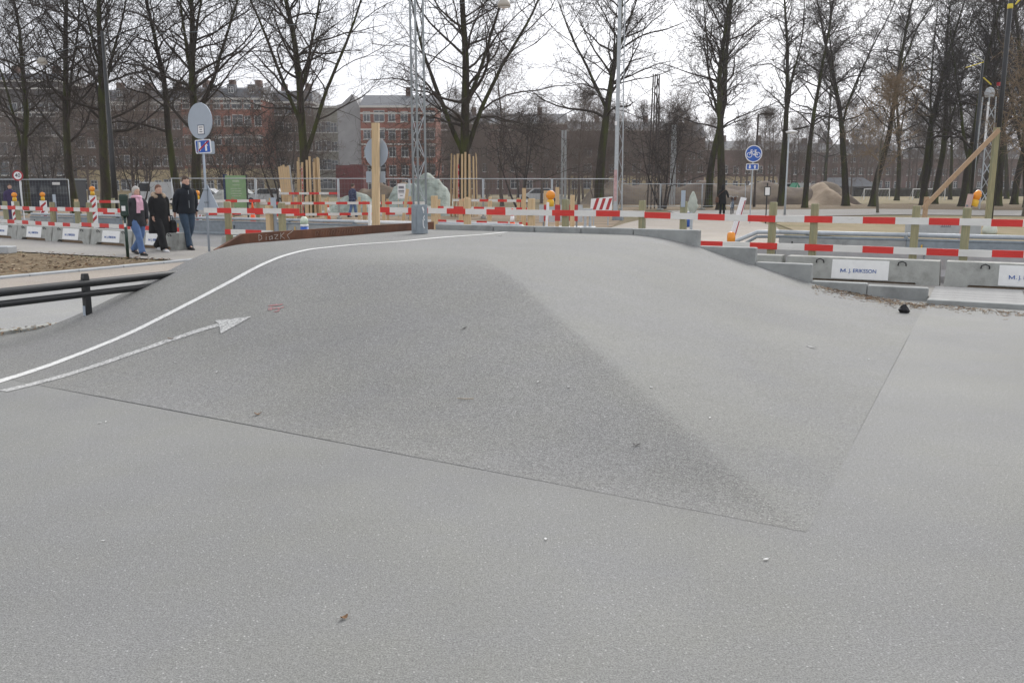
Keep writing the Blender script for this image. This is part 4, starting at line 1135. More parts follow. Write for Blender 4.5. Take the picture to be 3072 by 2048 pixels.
MB().rings([[(x * w, y * w, z) for x, y in ((-1, -1), (1, -1), (1, 1), (-1, 1))] for z, w in ((-0.1, 2.0), (zz(432, 330), 2.0))]).build('tower', BR_FAR, sp)
MB().rings([[(x * w, y * w, z) for x, y in ((-1, -1), (1, -1), (1, 1), (-1, 1))] for z, w in ((zz(432, 330) + 0.01, 2.1), (zz(398, 330), 0.15))]).build('spire_cone', SLATE, sp)

# ---- earth bund, low wall and field
def mound(name, px0, px1, d, h, w, m, label=None, cat=None, seed=1, nx=60, ny=14, end=0.12, rough=0.12):
    a, c = gd(px0, d), gd(px1, d); b = MB()
    for i in range(nx + 1):
        for j in range(ny + 1):
            u, v = i / nx, j / ny
            e = min(1, u / end, (1 - u) / end); e = e * e * (3 - 2 * e)
            k = math.sin(math.pi * v) ** 0.7
            x = a.x + (c.x - a.x) * u; y = a.y + (c.y - a.y) * u + (v - 0.5) * w
            z = h * e * k * (1 + rough * mnoise.noise(Vector((x * 0.35 + seed, y * 0.35, 0)))) + rough * 0.25 * k * mnoise.noise(Vector((x * 1.7, y * 1.7, seed)))
            b.v.append((x - a.x, y - a.y, max(-0.05, z - 0.03)))
    for i in range(nx):
        for j in range(ny):
            q = i * (ny + 1) + j
            b.f.append((q, q + ny + 1, q + ny + 2, q + 1)); b.m.append(0)
    o = b.build(name, m, None, True, a)
    if label: tag(o, label, cat)
    else: struct(o)
    return o
BUND = mat('bund_soil', (0.15, 0.12, 0.098), 0.95, 0.25, 1.5, 0.8, 10, spec=0.1, col2=(0.19, 0.155, 0.115), c2scale=0.5, c2lo=0.45, c2hi=0.6)
mound('earth_bund', 1740, 2545, 86, 1.75, 9, BUND, end=0.05, rough=0.45, nx=150, ny=24)
mound('sand_bund', 2385, 2545, 83, 1.7, 6, SAND, end=0.5, rough=0.5, nx=70, ny=24, seed=4)
b = MB().box(0, 1, 0, 1, 0, 1)
hw = thing('hedge_wall', 'low dark hedge along the far edge of the playing field', 'hedge', gd(2560, 150), 0)
stuff(tag(hw, hw['label'], 'hedge')) if False else None
HEDGE = mat('dark_hedge', (0.05, 0.045, 0.035), 0.95, 0.4, 2, 0.8, 8, spec=0.1)
hb = MB(); nxs = 90
ring = []
rg = random.Random(3)
L = gd(3300, 150).x - gd(2560, 150).x
for i in range(nxs + 1):
    x = L * i / nxs; hh = 1.25 + 0.18 * rg.random()
    ring.append([(x, -0.5 - 0.15 * rg.random(), -0.1), (x, -0.5 - 0.15 * rg.random(), hh * 0.8), (x, -0.2, hh), (x, 0.3, hh), (x, 0.6, hh * 0.8), (x, 0.6, -0.1)])
hb.rings(ring).build('foliage', HEDGE, hw)
for px, wpx, lab in ((2591, 75, 'white football goal left of the timber brace'), (2737, 95, 'white football goal behind the twin-stemmed linden')):
    dg = 112; p = gd(px, dg); wg = wpx * dg / F_PX
    q = thing('football_goal', lab, 'goal', p, 0)
    for x in (0, wg): MB().tube([(x, 0, -0.05), (x, 0, 1.3)], 0.05, 6).build('upright', SIGN_W, q)
    MB().tube([(-0.04, 0, 1.3), (wg + 0.04, 0, 1.3)], 0.06, 6).build('crossbar', SIGN_W, q)
    for x in (0, wg): MB().tube([(x, 0, 1.28), (x, 1.0, -0.03)], 0.03, 5).build('stay', GALV, q)
    nb = MB()
    for i in range(9): nb.tube([(wg * i / 8, 0.02, 1.27), (wg * i / 8, 1.0, 0.0)], 0.008, 3)
    for i in range(5): nb.tube([(0, 0.2 + 0.2 * i, 1.27 - 0.25 * i - 0.01), (wg, 0.2 + 0.2 * i, 1.27 - 0.25 * i - 0.01)], 0.008, 3)
    stuff(nb.build('net', CONC_P, q))
# ================================================================== signs, lamps and site clutter
def disc(host, c, r, y0, y1, m=0, n=28, sx=1.0):
    """a round plate facing -y"""
    poly = [(c[0] + r * sx * math.cos(2 * math.pi * i / n), c[1] + r * math.sin(2 * math.pi * i / n)) for i in range(n)]
    host.prism(poly, y0, y1, m)
    return host
def rrect(w, h, r=0.03, c=(0, 0), n=4):
    p = []
    for cx, cz, a0 in ((w / 2 - r, h / 2 - r, 0), (-w / 2 + r, h / 2 - r, 90), (-w / 2 + r, -h / 2 + r, 180), (w / 2 - r, -h / 2 + r, 270)):
        for i in range(n + 1):
            a = rad(a0 + 90 * i / n); p.append((c[0] + cx + r * math.cos(a), c[1] + cz + r * math.sin(a)))
    return p
def arrow_up(cx, cz, h, w, down=False):
    k = -1 if down else 1
    p = [(-w * 0.2, -h / 2), (w * 0.2, -h / 2), (w * 0.2, 0.02), (w / 2, 0.0), (0, h / 2), (-w / 2, 0.0), (-w * 0.2, 0.02)]
    p = [(cx + x, cz + k * z) for x, z in p]
    return p if k > 0 else list(reversed(p))
def bike_icon(host, s, cx, cz, y, m=0, lw=0.07):
    def seg(a, c): host.beam((cx + a[0] * s, y, cz + a[1] * s), (cx + c[0] * s, y, cz + c[1] * s), lw * s, 0.004, m, up=(0, 1, 0))
    for wx in (-0.5, 0.5):
        pts = [(wx + 0.3 * math.cos(2 * math.pi * i / 18), -0.15 + 0.3 * math.sin(2 * math.pi * i / 18)) for i in range(19)]
        for a, c in zip(pts, pts[1:]): seg(a, c)
    for a, c in (((-0.5, -0.15), (-0.33, 0.28)), ((-0.33, 0.28), (0.25, 0.28)), ((0.25, 0.28), (0.05, -0.18)), ((0.05, -0.18), (-0.33, 0.28)), ((0.05, -0.18), (0.5, -0.15)), ((0.5, -0.15), (0.22, 0.25)),
                 ((0.25, 0.28), (0.2, 0.42)), ((0.08, 0.43), (0.35, 0.43)), ((-0.33, 0.28), (-0.36, 0.43)), ((-0.36, 0.45), (-0.15, 0.47))): seg(a, c)

# ---- grey pole with the round, the arrow and the three-cornered sign
p = at(628, 754); d = p.y
sg = thing('sign_pole', 'grey pole with blank round sign, crossed-out two-way arrows and triangular sign', 'sign', p, 0)
MB().tube([(0, 0, -0.05), (0, 0, 3.62)], 0.03, 10).build('pole', GREYP, sg, True)
o = disc(MB(), (0, 0), 0.43, -0.012, 0.012).build('round_sign', GREYP, sg); o.location = (-0.02, -0.05, 3.18); o.rotation_euler = (0, 0, rad(-31))
n_ = MB().prism(rrect(0.24, 0.23, 0.005), -0.016, -0.0125).build('sticker', NAVY, o); n_.location = (0.03, 0, -0.21)
n2 = MB().prism(rrect(0.205, 0.195, 0.004), -0.019, -0.0165).build('sticker_face', SIGN_W, n_)
q = MB()
for i, w in enumerate((0.14, 0.09, 0.11)): q.box(-w / 2, w / 2, -0.0205, -0.0195, 0.045 - 0.055 * i, 0.07 - 0.055 * i)
stuff(q.build('small_print', GREY_INK, n_))
o = MB().prism(rrect(0.42, 0.33, 0.035), -0.01, 0.01).build('arrow_sign', SIGN_W, sg); o.location = (0.02, -0.05, 2.57); o.rotation_euler = (0, rad(-3), rad(-12))
MB().prism(rrect(0.375, 0.285, 0.02), -0.0125, -0.0105).build('blue_field', BLUE, o)
MB().prism(arrow_up(-0.08, 0.0, 0.22, 0.12, True), -0.0145, -0.013).build('white_arrow', SIGN_W, o)
MB().prism(arrow_up(0.08, 0.0, 0.22, 0.12), -0.0145, -0.013).build('white_arrow', SIGN_W, o)
MB().beam((-0.165, -0.0155, -0.125), (0.165, -0.0155, 0.125), 0.035, 0.002, up=(0, 1, 0)).build('red_bar', SIGN_R, o)
o = MB().prism(rrect(0.40, 0.31, 0.03), -0.008, 0.008).build('rear_plate', GREYP, sg); o.location = (0.06, 0.04, 2.55); o.rotation_euler = (0, 0, rad(25))
tr = [(-0.33, 0.0), (0.33, 0.0), (0.35, 0.03), (0.03, 0.63), (-0.03, 0.63), (-0.35, 0.03)]
o = MB().prism(tr, 0.034, 0.05).build('triangular_sign', GREYP, sg); o.location = (0, 0, 1.02); o.rotation_euler = (0, 0, rad(-22))
for z in (1.2, 1.5): MB().box(-0.05, 0.05, -0.035, 0.036, z, z + 0.03).build('clamp', GALV_D, sg)

# ---- raw timber post with the back of a round sign
FS2 = 15.25
r_ = ray(1128, 600); k_ = FS2 / (r_[0] * US + r_[1] * UC)
p = Vector((r_[0] * k_, r_[1] * k_, 0))
sg = thing('timber_sign_post', 'tall raw timber post with the grey back of a round sign behind it', 'sign', p, -0.1)
MB().rings([[(x * 0.072 + k, y * 0.06, z) for x, y in ((-1, -1), (1, -1), (1, 1), (-1, 1))] for z, k in ((-0.05, -0.03), (1.4, 0.0), (2.9, 0.035))]).build('timber', WOOD_Y, sg)
MB().tube([(-0.09, 0.10, -0.05), (-0.04, 0.10, 2.7)], 0.03, 8).build('pole', GREYP, sg)
o = disc(MB(), (0, 0), 0.31, -0.008, 0.008, sx=0.80).build('round_sign', GREYP, sg); o.location = (0.0, 0.14, 2.31)
o = MB().prism(rrect(0.41, 0.235, 0.02), -0.008, 0.008).build('rear_plate', GREYP, sg); o.location = (-0.03, 0.14, 1.80)
wb = MB().beam((-0.24, 0.25, -0.03), (-0.20, 0.25, 1.22), 0.05, 0.09).build('white_stake', WHITEP, sg)

# ---- cycle track sign and notice
p = at(2249, 668)
sg = thing('cycle_track_sign', 'round blue bicycle sign over a small two-way arrow plate on a grey pole', 'sign', p, -0.15)
zt = EYE + (HOR - 465) * p.y / F_PX
MB().tube([(0, 0.02, -0.05), (0.03, 0.02, zt + 0.3)], 0.032, 8).build('pole', GALV, sg)
o = disc(MB(), (0, 0), 0.37, -0.01, 0.01).build('round_sign', SIGN_W, sg); o.location = (0.03, -0.04, zt)
disc(MB(), (0, 0), 0.335, -0.013, -0.011).build('blue_field', BLUE, o)
q = MB(); bike_icon(q, 0.36, 0, 0.0, -0.015, lw=0.075); stuff(q.build('bicycle_symbol', SIGN_W, o))
o = MB().prism(rrect(0.54, 0.27, 0.02), -0.01, 0.01).build('arrow_plate', SIGN_W, sg); o.location = (0.0, -0.04, zt - 0.57)
MB().prism(rrect(0.48, 0.215, 0.01), -0.013, -0.011).build('blue_field', BLUE, o)
MB().prism(arrow_up(-0.11, 0, 0.17, 0.15, True), -0.016, -0.014).build('white_arrow', SIGN_W, o)
MB().prism(arrow_up(0.11, 0, 0.17, 0.15), -0.016, -0.014).build('white_arrow', SIGN_W, o)
p = at(2297, 670)
sg = thing('notice_stand', 'white notice in a black frame on a thin black pole by the path', 'notice', p, 0)
MB().tube([(0, 0.02, -0.05), (0, 0.02, 1.75)], 0.028, 8).build('pole', BLACKP, sg)
o = MB().prism(rrect(0.27, 0.40, 0.02, (0, 1.40)), -0.03, -0.012).build('frame', BLACKP, sg)
MB().prism(rrect(0.20, 0.33, 0.005, (0, 1.40)), -0.034, -0.031).build('paper', SIGN_W, o)
# ---- speed sign
p = gd(72, 44); zt = EYE + (HOR - 528) * 44 / F_PX
sg = thing('speed_sign', 'round red-rimmed 40 sign on a thin white pole', 'sign', p, 0.1)
MB().tube([(0.02, 0.02, -0.05), (-0.06, 0.02, zt)], 0.025, 8).build('pole', SIGN_W, sg)
o = disc(MB(), (0, 0), 0.255, -0.01, 0.01).build('red_rim', SIGN_R, sg); o.location = (-0.09, -0.03, zt)
disc(MB(), (0, 0), 0.185, -0.013, -0.011).build('white_face', SIGN_W, o)
put_text('40', 0.26, INK, o, (0, -0.016, 0), 90, bold=True)
# ---- bollards with bicycle symbol
def bollard(p, h, lab, icon=True):
    q = thing('traffic_bollard', lab, 'bollard', p, 0.15)
    b_ = MB().lathe([(0.115, -0.05), (0.115, h * 0.62)], n=20).build('blue_body', BLUE, q, True)
    MB().lathe([(0.118, h * 0.621), (0.118, h * 0.70)], n=20).build('white_band', SIGN_W, q, True)
    MB().lathe([(0.112, h * 0.701), (0.112, h * 0.84), (0.10, h * 0.92), (0.06, h * 0.98), (0.01, h)], n=20).build('lamp_dome', mat('bollard_dome', (0.55, 0.62, 0.5), 0.4, 0.3, 5, col2=(0.2, 0.45, 0.15), c2scale=4), q, True)
    if icon:
        k = MB(); bike_icon(k, 0.13, 0, h * 0.38, -0.12, lw=0.10); stuff(k.build('bicycle_symbol', SIGN_W, b_))
bollard(gd(915, 25.5), 0.76, 'blue and white bollard with bicycle symbol behind the rusty plate')
bollard(gd(2061, 36), 0.9, 'small blue bollard standing behind the wrapped sign', False)
p = gd(2070, 19.5)
sg = thing('wrapped_sign', 'sign wrapped in pale green plastic on a grey pole behind the kerb wall', 'sign', p, 0)
MB().tube([(0, 0, -0.05), (0, 0, 1.2)], 0.032, 8).build('pole', GALV, sg)
TARP = mat('green_tarpaulin', (0.31, 0.365, 0.325), 0.7, 0.2, 2.5, 1.0, 4, col2=(0.17, 0.20, 0.165), c2scale=1.8, c2lo=0.45, c2hi=0.65, spec=0.3)
rg = random.Random(4); rings_ = []
for i in range(9):
    z = 0.98 + 0.52 * i / 8; w = (0.03, 0.06, 0.09, 0.12, 0.105, 0.10, 0.075, 0.05, 0.015)[i]
    rings_.append([(w * math.cos(a) * (0.88 + 0.24 * rg.random()) + 0.02, w * 0.5 * math.sin(a), z) for a in [2 * math.pi * j / 12 for j in range(12)]])
MB().rings(rings_).build('plastic_wrap', mat('milky_plastic', (0.40, 0.43, 0.37), 0.45, 0.2, 9, 0.6, 14), sg, True)

# ---- litter post on the left
p = at(384, 773)
sg = thing('litter_post', 'dark green enamelled litter bin on a post at the edge of the leaf bed', 'bin', p, 0.3)
MB().tube([(0, 0, -0.05), (0, 0, 0.95)], 0.035, 10).build('post', GREEN_P, sg, True)
MB().rings([[(x * w, y * w * 0.8, z) for x, y in ((-1, -0.7), (-0.7, -1), (0.7, -1), (1, -0.7), (1, 0.7), (0.7, 1), (-0.7, 1), (-1, 0.7))] for z, w in ((0.93, 0.06), (0.96, 0.085), (1.28, 0.085), (1.30, 0.095), (1.40, 0.095), (1.43, 0.07))]).build('bin_body', GREEN_P, sg)
MB().box(-0.05, 0.03, -0.0745, -0.069, 1.06, 1.17).build('sticker', SIGN_W, sg)
MB().box(-0.03, 0.015, -0.042, -0.034, 0.70, 0.78).build('sticker', SIGN_W, sg)
# stray kerb stone on the bed
k = MB().box(-0.5, 0.5, -0.16, 0.16, 0, 0.17, bev=0.015).build('kerb_stone', CONC_P, None, False, at(-18, 766), -0.15); k.location.z = 0.05
tag(k, 'loose grey kerb stone lying on the leaf bed', 'stone')

# ---- warning beacons with amber lamps
def lamp_part(q, x, y, z, s=1.0):
    l = MB().lathe([(0.05 * s, 0), (0.075 * s, 0.01 * s), (0.075 * s, 0.12 * s), (0.05 * s, 0.15 * s)], (x, y, z), 12).build('battery_case', YELLOW, q, True)
    o = MB().lathe([(0.02 * s, -0.05 * s), (0.09 * s, -0.045 * s), (0.10 * s, 0), (0.09 * s, 0.045 * s), (0.02 * s, 0.06 * s)], (0, 0, 0), 16).build('amber_lens', ORANGE, q, True)
    o.location = (x, y, z + 0.24 * s); o.rotation_euler = (rad(90), 0, 0)
def beacon(p, label, h=1.05, w=0.26, rz=0.0, flip=1):
    q = thing('warning_beacon', label, 'beacon', p, rz)
    MB().box(-0.3, 0.3, -0.18, 0.18, -0.03, 0.09, bev=0.02).build('foot_plate', INK, q)
    b_ = MB(); b_.box(-w / 2, w / 2, -0.02, 0.02, 0.09, h, 0)
    pl = b_.build('plate', SIGN_W, q)
    s = MB(); st = 0.24
    z = 0.0
    while z < h:
        a0, a1 = z, z + st / 2
        pts = [(-w / 2 + 0.02, a0), (w / 2 - 0.02, a0 + w * 0.8 * flip), (w / 2 - 0.02, a1 + w * 0.8 * flip), (-w / 2 + 0.02, a1)]
        pts = [(x, min(max(zz_, 0.12), h - 0.03)) for x, zz_ in pts]
        if max(q_[1] for q_ in pts) - min(q_[1] for q_ in pts) > 0.05 and len(set(pts)) == 4:
            MB().prism(pts, -0.024, -0.0205).build('red_stripe', REFL_R, pl)
        z += st
    lamp_part(q, 0, 0, h)
beacon(gd(52, 34), 'red and white warning beacon with amber lamp nearest the 40 sign')
beacon(gd(136, 35.5), 'red and white warning beacon with amber lamp between 40 sign and leaning planks', rz=0.1)
beacon(gd(286, 33), 'red and white warning beacon with amber lamp behind the left board fence', 1.28, rz=-0.1)
beacon(gd(598, 34), 'red and white warning beacon with amber lamp half hidden by the triangular sign', 1.12, rz=-0.3)
p = gd(1637, 20.0)
sg = thing('warning_beacon', 'white edge-on beacon with big amber lamp behind the kerb wall', 'beacon', p, 0)
MB().box(-0.45, 0.45, -0.16, 0.16, -0.03, 0.13, bev=0.02).build('foot_plate', CONC_P, sg)
MB().beam((-0.02, 0, 0.13), (0.045, 0, 1.26), 0.055, 0.20).build('plate', SIGN_W, sg)
lamp_part(sg, 0.10, -0.03, 1.16, 1.05)
p = gd(2183, 19.8)
sg = thing('warning_beacon', 'tilted white beacon board with its amber lamp hanging at the bottom', 'beacon', p, 0)
MB().beam((-0.04, 0, -0.03), (0.30, 0, 1.36), 0.20, 0.085).build('plate', SIGN_W, sg)
MB().beam((0.06, -0.104, 0.3), (0.31, -0.104, 1.30), 0.02, 0.006, up=(0, 1, 0)).build('red_stripe', REFL_R, sg)
o = MB().lathe([(0.02, -0.10), (0.085, -0.09), (0.095, 0), (0.085, 0.09), (0.03, 0.11)], n=14).build('amber_lens', ORANGE, sg, True); o.location = (0.02, -0.16, 0.48); o.scale = (1, 1, 1.2)
p = gd(2868, 19.5)
sg = thing('warning_beacon', 'leaning pink-edged beacon board with an amber lamp tipped sideways', 'beacon', p, 0)
MB().beam((0, 0, -0.03), (0.20, 0, 1.44), 0.03, 0.20).build('plate', mat('faded_pink_board', (0.5, 0.36, 0.32), 0.7, 0.15, 6), sg)
o = MB().lathe([(0.055, 0), (0.085, 0.01), (0.085, 0.13), (0.05, 0.15)], n=12).build('battery_case', YELLOW, sg, True); o.location = (0.26, -0.02, 1.18); o.rotation_euler = (0, rad(18), 0)
o2 = MB().lathe([(0.02, -0.02), (0.075, 0.02), (0.085, 0.12), (0.05, 0.20), (0.01, 0.215)], n=14).build('amber_lens', ORANGE, sg, True); o2.location = (0.30, -0.02, 1.32); o2.rotation_euler = (0, rad(20), 0)
MB().box(0.13, 0.27, -0.03, 0.03, 1.17, 1.21).build('bracket', GALV_D, sg)

# ---- poles, timber brace and sack on the right
p = gd(2968, 32)
sg = thing('black_pole', 'tall black pole tied with yellow tape, beside a timber post', 'pole', p, 0)
MB().tube([(0, 0, -0.05), (0, 0, 10.5)], 0.08, 12).build('shaft', BLACKP, sg, True)
MB().box(-0.085, -0.06, -0.09, -0.05, 2.25, 3.55).build('white_strip', SIGN_W, sg)
TAPE = mat('yellow_tape', (0.62, 0.5, 0.05), 0.5, 0.1, 5)
zt = EYE + (HOR - 60) * 32 / F_PX
MB().lathe([(0.085, zt), (0.095, zt + 0.05), (0.085, zt + 0.16)], n=12).build('tape_band', TAPE, sg)
MB().rings([[(x + k, y - 0.09, z) for x, y in ((-w, -0.02), (w, -0.02), (w, 0.0), (-w, 0.0))] for z, k, w in ((zt + 0.12, 0.12, 0.02), (zt + 0.3, 0.26, 0.05), (zt + 0.7, 0.24, 0.06), (zt + 1.3, 0.12, 0.03))]).build('tape_tail', TAPE, sg)
p = gd(2962, 31.2)
sg = thing('timber_brace', 'grey-green timber post propped by a long brown plank from a stake', 'timber', p, 0)
zt = EYE + (HOR - 390) * 31.2 / F_PX; kx = 31.2 / F_PX
MB().beam((-0.02, 0, -0.05), (0.0, 0, zt), 0.17, 0.15).build('post', WOOD_G, sg)
MB().beam(((2757 - 2957) * kx, -0.1, EYE + (HOR - 622) * kx), (0.03, -0.1, zt - 0.08), 0.05, 0.155).build('prop_plank', WOOD_B, sg)
MB().beam(((2770 - 2962) * kx, -0.02, -0.05), ((2772 - 2962) * kx, -0.02, 1.25), 0.13, 0.11).build('stake', WOOD_B, sg)
p = gd(2906, 40)
sg = thing('dark_pole', 'slim dark pole with yellow tape ends fluttering at its tip', 'pole', p, 0)
MB().tube([(0, 0, -0.05), (0, 0, 7.2)], [0.075, 0.055], 10).build('shaft', BLACKP, sg, True)
MB().beam((0, -0.06, 6.95), (-0.75, -0.06, 6.72), 0.05, 0.03).build('tape_tail', TAPE, sg)
MB().beam((0, -0.06, 7.0), (-0.55, -0.06, 7.3), 0.03, 0.02).build('tape_tail', mat('pale_tape', (0.5, 0.5, 0.4), 0.5, 0.1, 5), sg)
MB().beam((0.05, -0.06, 6.3), (0.42, -0.06, 6.0), 0.07, 0.03).build('tape_tail', TAPE, sg)
p = gd(2838, 29.3)
sg = thing('concrete_block', 'long pale concrete block with a dark stamped mark behind the striped boards', 'block', p, RZ + 0.15)
MB().box(-1.25, 1.0, -0.18, 0.18, 0.06, 0.55, bev=0.02).build('block_body', CONC_P, sg)
for x in (-0.95, 0.8): MB().box(x - 0.08, x + 0.08, -0.1, 0.1, -0.03, 0.06).build('packer', WOOD_B, sg)
q = MB()
q.prism([(-0.22, 0.28), (0.12, 0.28), (0.09, 0.31), (-0.19, 0.31)], -0.187, -0.181)
for i in range(5): q.beam((-0.16 + i * 0.06, -0.184, 0.315), (-0.14 + i * 0.06, -0.184, 0.40 - 0.03 * (i % 2)), 0.035, 0.004, up=(0, 1, 0))
stuff(q.build('stamped_mark', GREY_INK, sg))
rg = random.Random(9); rs = []
for i in range(8):
    z = -0.02 + 0.5 * i / 7; w = (0.20, 0.24, 0.25, 0.24, 0.22, 0.19, 0.13, 0.05)[i]
    rs.append([(w * math.cos(a) * (0.9 + 0.2 * rg.random()), w * 0.8 * math.sin(a) * (0.9 + 0.2 * rg.random()), z) for a in [2 * math.pi * j / 14 for j in range(14)]])
tag(MB().rings(rs).build('white_sack', mat('sack_cloth', (0.62, 0.66, 0.6), 0.8, 0.15, 4, 0.4, 12), None, True, gd(2968, 30.6)), 'crumpled white sack at the foot of the black pole', 'sack')
# ---- street lamps
def street_lamp(px, d, zt, lab, arm=0.0, r=0.05, m=GALV, head=0.33):
    q = thing('street_lamp', lab, 'street lamp', gd(px, d), 0)
    MB().tube([(0, 0, -0.05), (0, 0, 1.2), (0, 0, zt)], [r * 1.4, r, r * 0.8], 10).build('pole', m, q, True)
    MB().lathe([(0.05, 0.10), (head, 0.02), (head, -0.03), (head * 0.8, -0.08), (0.05, -0.09)], (arm, 0, zt), 16).build('lamp_head', SIGN_W if m is GALV else DARKM, q, True)
    if arm: MB().tube([(0, 0, zt - 0.1), (arm, 0, zt)], 0.03, 6).build('arm', m, q)
street_lamp(2354, 51, 4.65, 'slim grey street lamp with a flat white head beside the lindens', 0.15)
street_lamp(2262, 72, 7.3, 'dark far street lamp with a flat disc head between the lindens', 0.75, 0.09, DARKM, 0.55)
p = gd(350, 45); zp = EYE + (HOR - 121) * 45 / F_PX
sg = thing('lamp_pole', 'tall dark wire-carrying pole between two lindens left of the oval sign', 'pole', p, 0)
MB().tube([(0, 0, -0.05), (0, 0, 3.0), (0, 0, zp)], [0.15, 0.13, 0.08], 10).build('shaft', BLACKP, sg, True)
def wire(pts, label):
    b_ = MB(); P_ = []
    for (a, c, sag) in pts:
        for i in range(13):
            k = i / 12; v = Vector(a).lerp(Vector(c), k); v.z -= sag * 4 * k * (1 - k); P_.append(v)
    b_.tube(P_, 0.011, 4)
    return tag(b_.build('overhead_wire', GALV_D), label, 'wire')
A1 = Vector((p0.x, p0.y, 10.3)); lp1 = atd(1512, 14, 36.0)
A0 = Vector((p.x, p.y, zp - 0.15))
wire([(A1, lp1 + Vector((0, 0, 0.30)), 0.12), (lp1 + Vector((0, 0, 0.30)), A0, 0.35)], 'thin overhead wire carrying the pendant lamp between column and dark pole')
lp2 = atd(126, 186, 47.0)
far_l = gd(-700, 47); far_l.z = 9.4
wire([(A0, lp2 + Vector((0, 0, 0.30)), 0.1), (lp2 + Vector((0, 0, 0.30)), far_l, 0.5)], 'thin overhead wire carrying the pendant lamp left of the dark pole')
fp = thing('lamp_pole', 'tall dark wire-carrying pole outside the left edge of the site', 'pole', gd(-700, 47), 0)
MB().tube([(0, 0, -0.05), (0, 0, 9.5)], [0.15, 0.08], 10).build('shaft', BLACKP, fp, True)
LAMPW = mat('lamp_shade', (0.40, 0.37, 0.32), 0.5, 0.08, 4)
for lp, r_, lab in ((lp1, 0.25, 'beige domed pendant street lamp hanging beside the large plank-guarded linden'), (lp2, 0.25, 'beige domed pendant street lamp hanging among the lindens by the 40 sign')):
    q = thing('pendant_lamp', lab, 'street lamp', lp, 0)
    MB().lathe([(0.03, 0.24), (0.10, 0.22), (0.19, 0.14), (r_, 0.02), (r_, -0.10)], n=20).build('shade', LAMPW, q, True)
    MB().lathe([(r_ * 0.94, -0.101), (0.10, -0.14), (0.02, -0.15)], n=20).build('glass', SIGN_W, q, True)
    MB().tube([(0, 0, 0.23), (0, 0, 0.32)], 0.02, 6).build('hanger', GALV_D, q)

# ---- plank guards round the trunks
def guard_planks(px, d, r, h, n, lab, seed, wrap=True):
    q = thing('plank_guard', lab, 'tree guard', gd(px, d), 0); rg = random.Random(seed)
    for i in range(n):
        a = 2 * math.pi * i / n + rg.uniform(-0.1, 0.1)
        hh = h * rg.uniform(0.9, 1.04); k = rg.uniform(0.88, 0.96)
        MB().beam((r * math.cos(a), r * math.sin(a), -0.05), (r * k * math.cos(a + 0.05), r * k * math.sin(a + 0.05), hh), 0.11, 0.035, up=(math.cos(a), math.sin(a), 0)).build('plank', WOOD_Y, q)
    if wrap:
        MB().tube([(r * 0.99 * math.cos(-1.9), r * math.sin(-1.9) - 0.05, -0.02), (r * 0.95 * math.cos(-1.9), r * 0.95 * math.sin(-1.9) - 0.05, h * 0.85)], 0.03, 5).build('hazard_tape', mat('hazard_tape', (0.5, 0.35, 0.35), 0.6, 0.6, 4, col2=(0.45, 0.03, 0.04), c2scale=5, c2lo=0.45, c2hi=0.5, stretch=(1, 1, 1.5)), q)
guard_planks(930, 48, 0.62, 3.05, 16, 'ring of raw timber planks round the linden behind the blue bollard', 1)
guard_planks(1392, 49, 0.76, 3.3, 18, 'ring of raw timber planks round the linden beside the tarpaulin heap', 2)
sg = thing('plank_bundle', 'leaning bundle of raw timber planks left of the plank-guarded lindens', 'timber', gd(868, 46), 0)
for i in range(5):
    MB().beam((-0.22 + i * 0.1, 0.02 * i, -0.03), (-0.42 + i * 0.11, 0.02 * i, 2.6 + 0.05 * (i % 3)), 0.10, 0.05).build('plank', WOOD_Y, sg)
MB().beam((0.3, 0.2, -0.03), (0.05, 0.2, 2.68), 0.09, 0.09).build('prop', GALV, sg)

# ---- mesh fence panels
def mesh_panel(a, c, label, h=2.0):
    a, c = Vector(a), Vector(c); L = (c - a).length
    q = thing('mesh_fence_panel', label, 'fence', a, math.atan2(c.y - a.y, c.x - a.x), 'mesh fence round the building site')
    for x in (0.03, L - 0.03): MB().tube([(x, 0, 0.06), (x, 0, h)], 0.024, 8).build('upright', GALV, q, True)
    for z in (h - 0.01, 0.25): MB().tube([(0.03, 0, z), (L - 0.03, 0, z)], 0.022, 8).build('rail', GALV, q, True)
    b_ = MB(); n = int(L / 0.16)
    for i in range(1, n): b_.beam((L * i / n, 0, 0.25), (L * i / n, 0, h), 0.004, 0.004)
    for i in range(1, 7): b_.beam((0.03, 0.006, 0.25 + i * 0.25), (L - 0.03, 0.006, 0.25 + i * 0.25), 0.004, 0.004)
    stuff(b_.build('wire_mesh', GALV_D, q))
    MB().box(-0.1, 0.1, -0.34, 0.34, -0.02, 0.12, bev=0.02).build('foot', CONC_B, q)
    return q
fx = [(520, 43), (772, 43.5), (1018, 44), (1230, 45), (1450, 45.5), (1655, 46), (1842, 46.5)]
flab = ['mesh fence panel behind the man in the dark jacket', 'mesh fence panel between notice board and plank bundle', 'mesh fence panel before the low soil heap', 'mesh fence panel before the covered heap', 'mesh fence panel beside the second plank guard', 'mesh fence panel beside the lattice column']
for i in range(6): mesh_panel(gd(*fx[i]), gd(*fx[i + 1]), flab[i])
fx = [(-60, 50), (70, 50), (215, 50)]
for i in range(2): mesh_panel(gd(*fx[i]), gd(*fx[i + 1]), ['mesh fence panel at the edge behind the first warning beacon', 'mesh fence panel right behind the 40 sign'][i])
fx = [(1862, 62), (1980, 62), (2105, 63), (2235, 64)]
for i in range(3): mesh_panel(gd(*fx[i]), gd(*fx[i + 1]), ['low mesh fence panel before the dark bush', 'low mesh fence panel beside the iron pylon', 'low mesh fence panel behind the woman with bicycle'][i], 1.8)

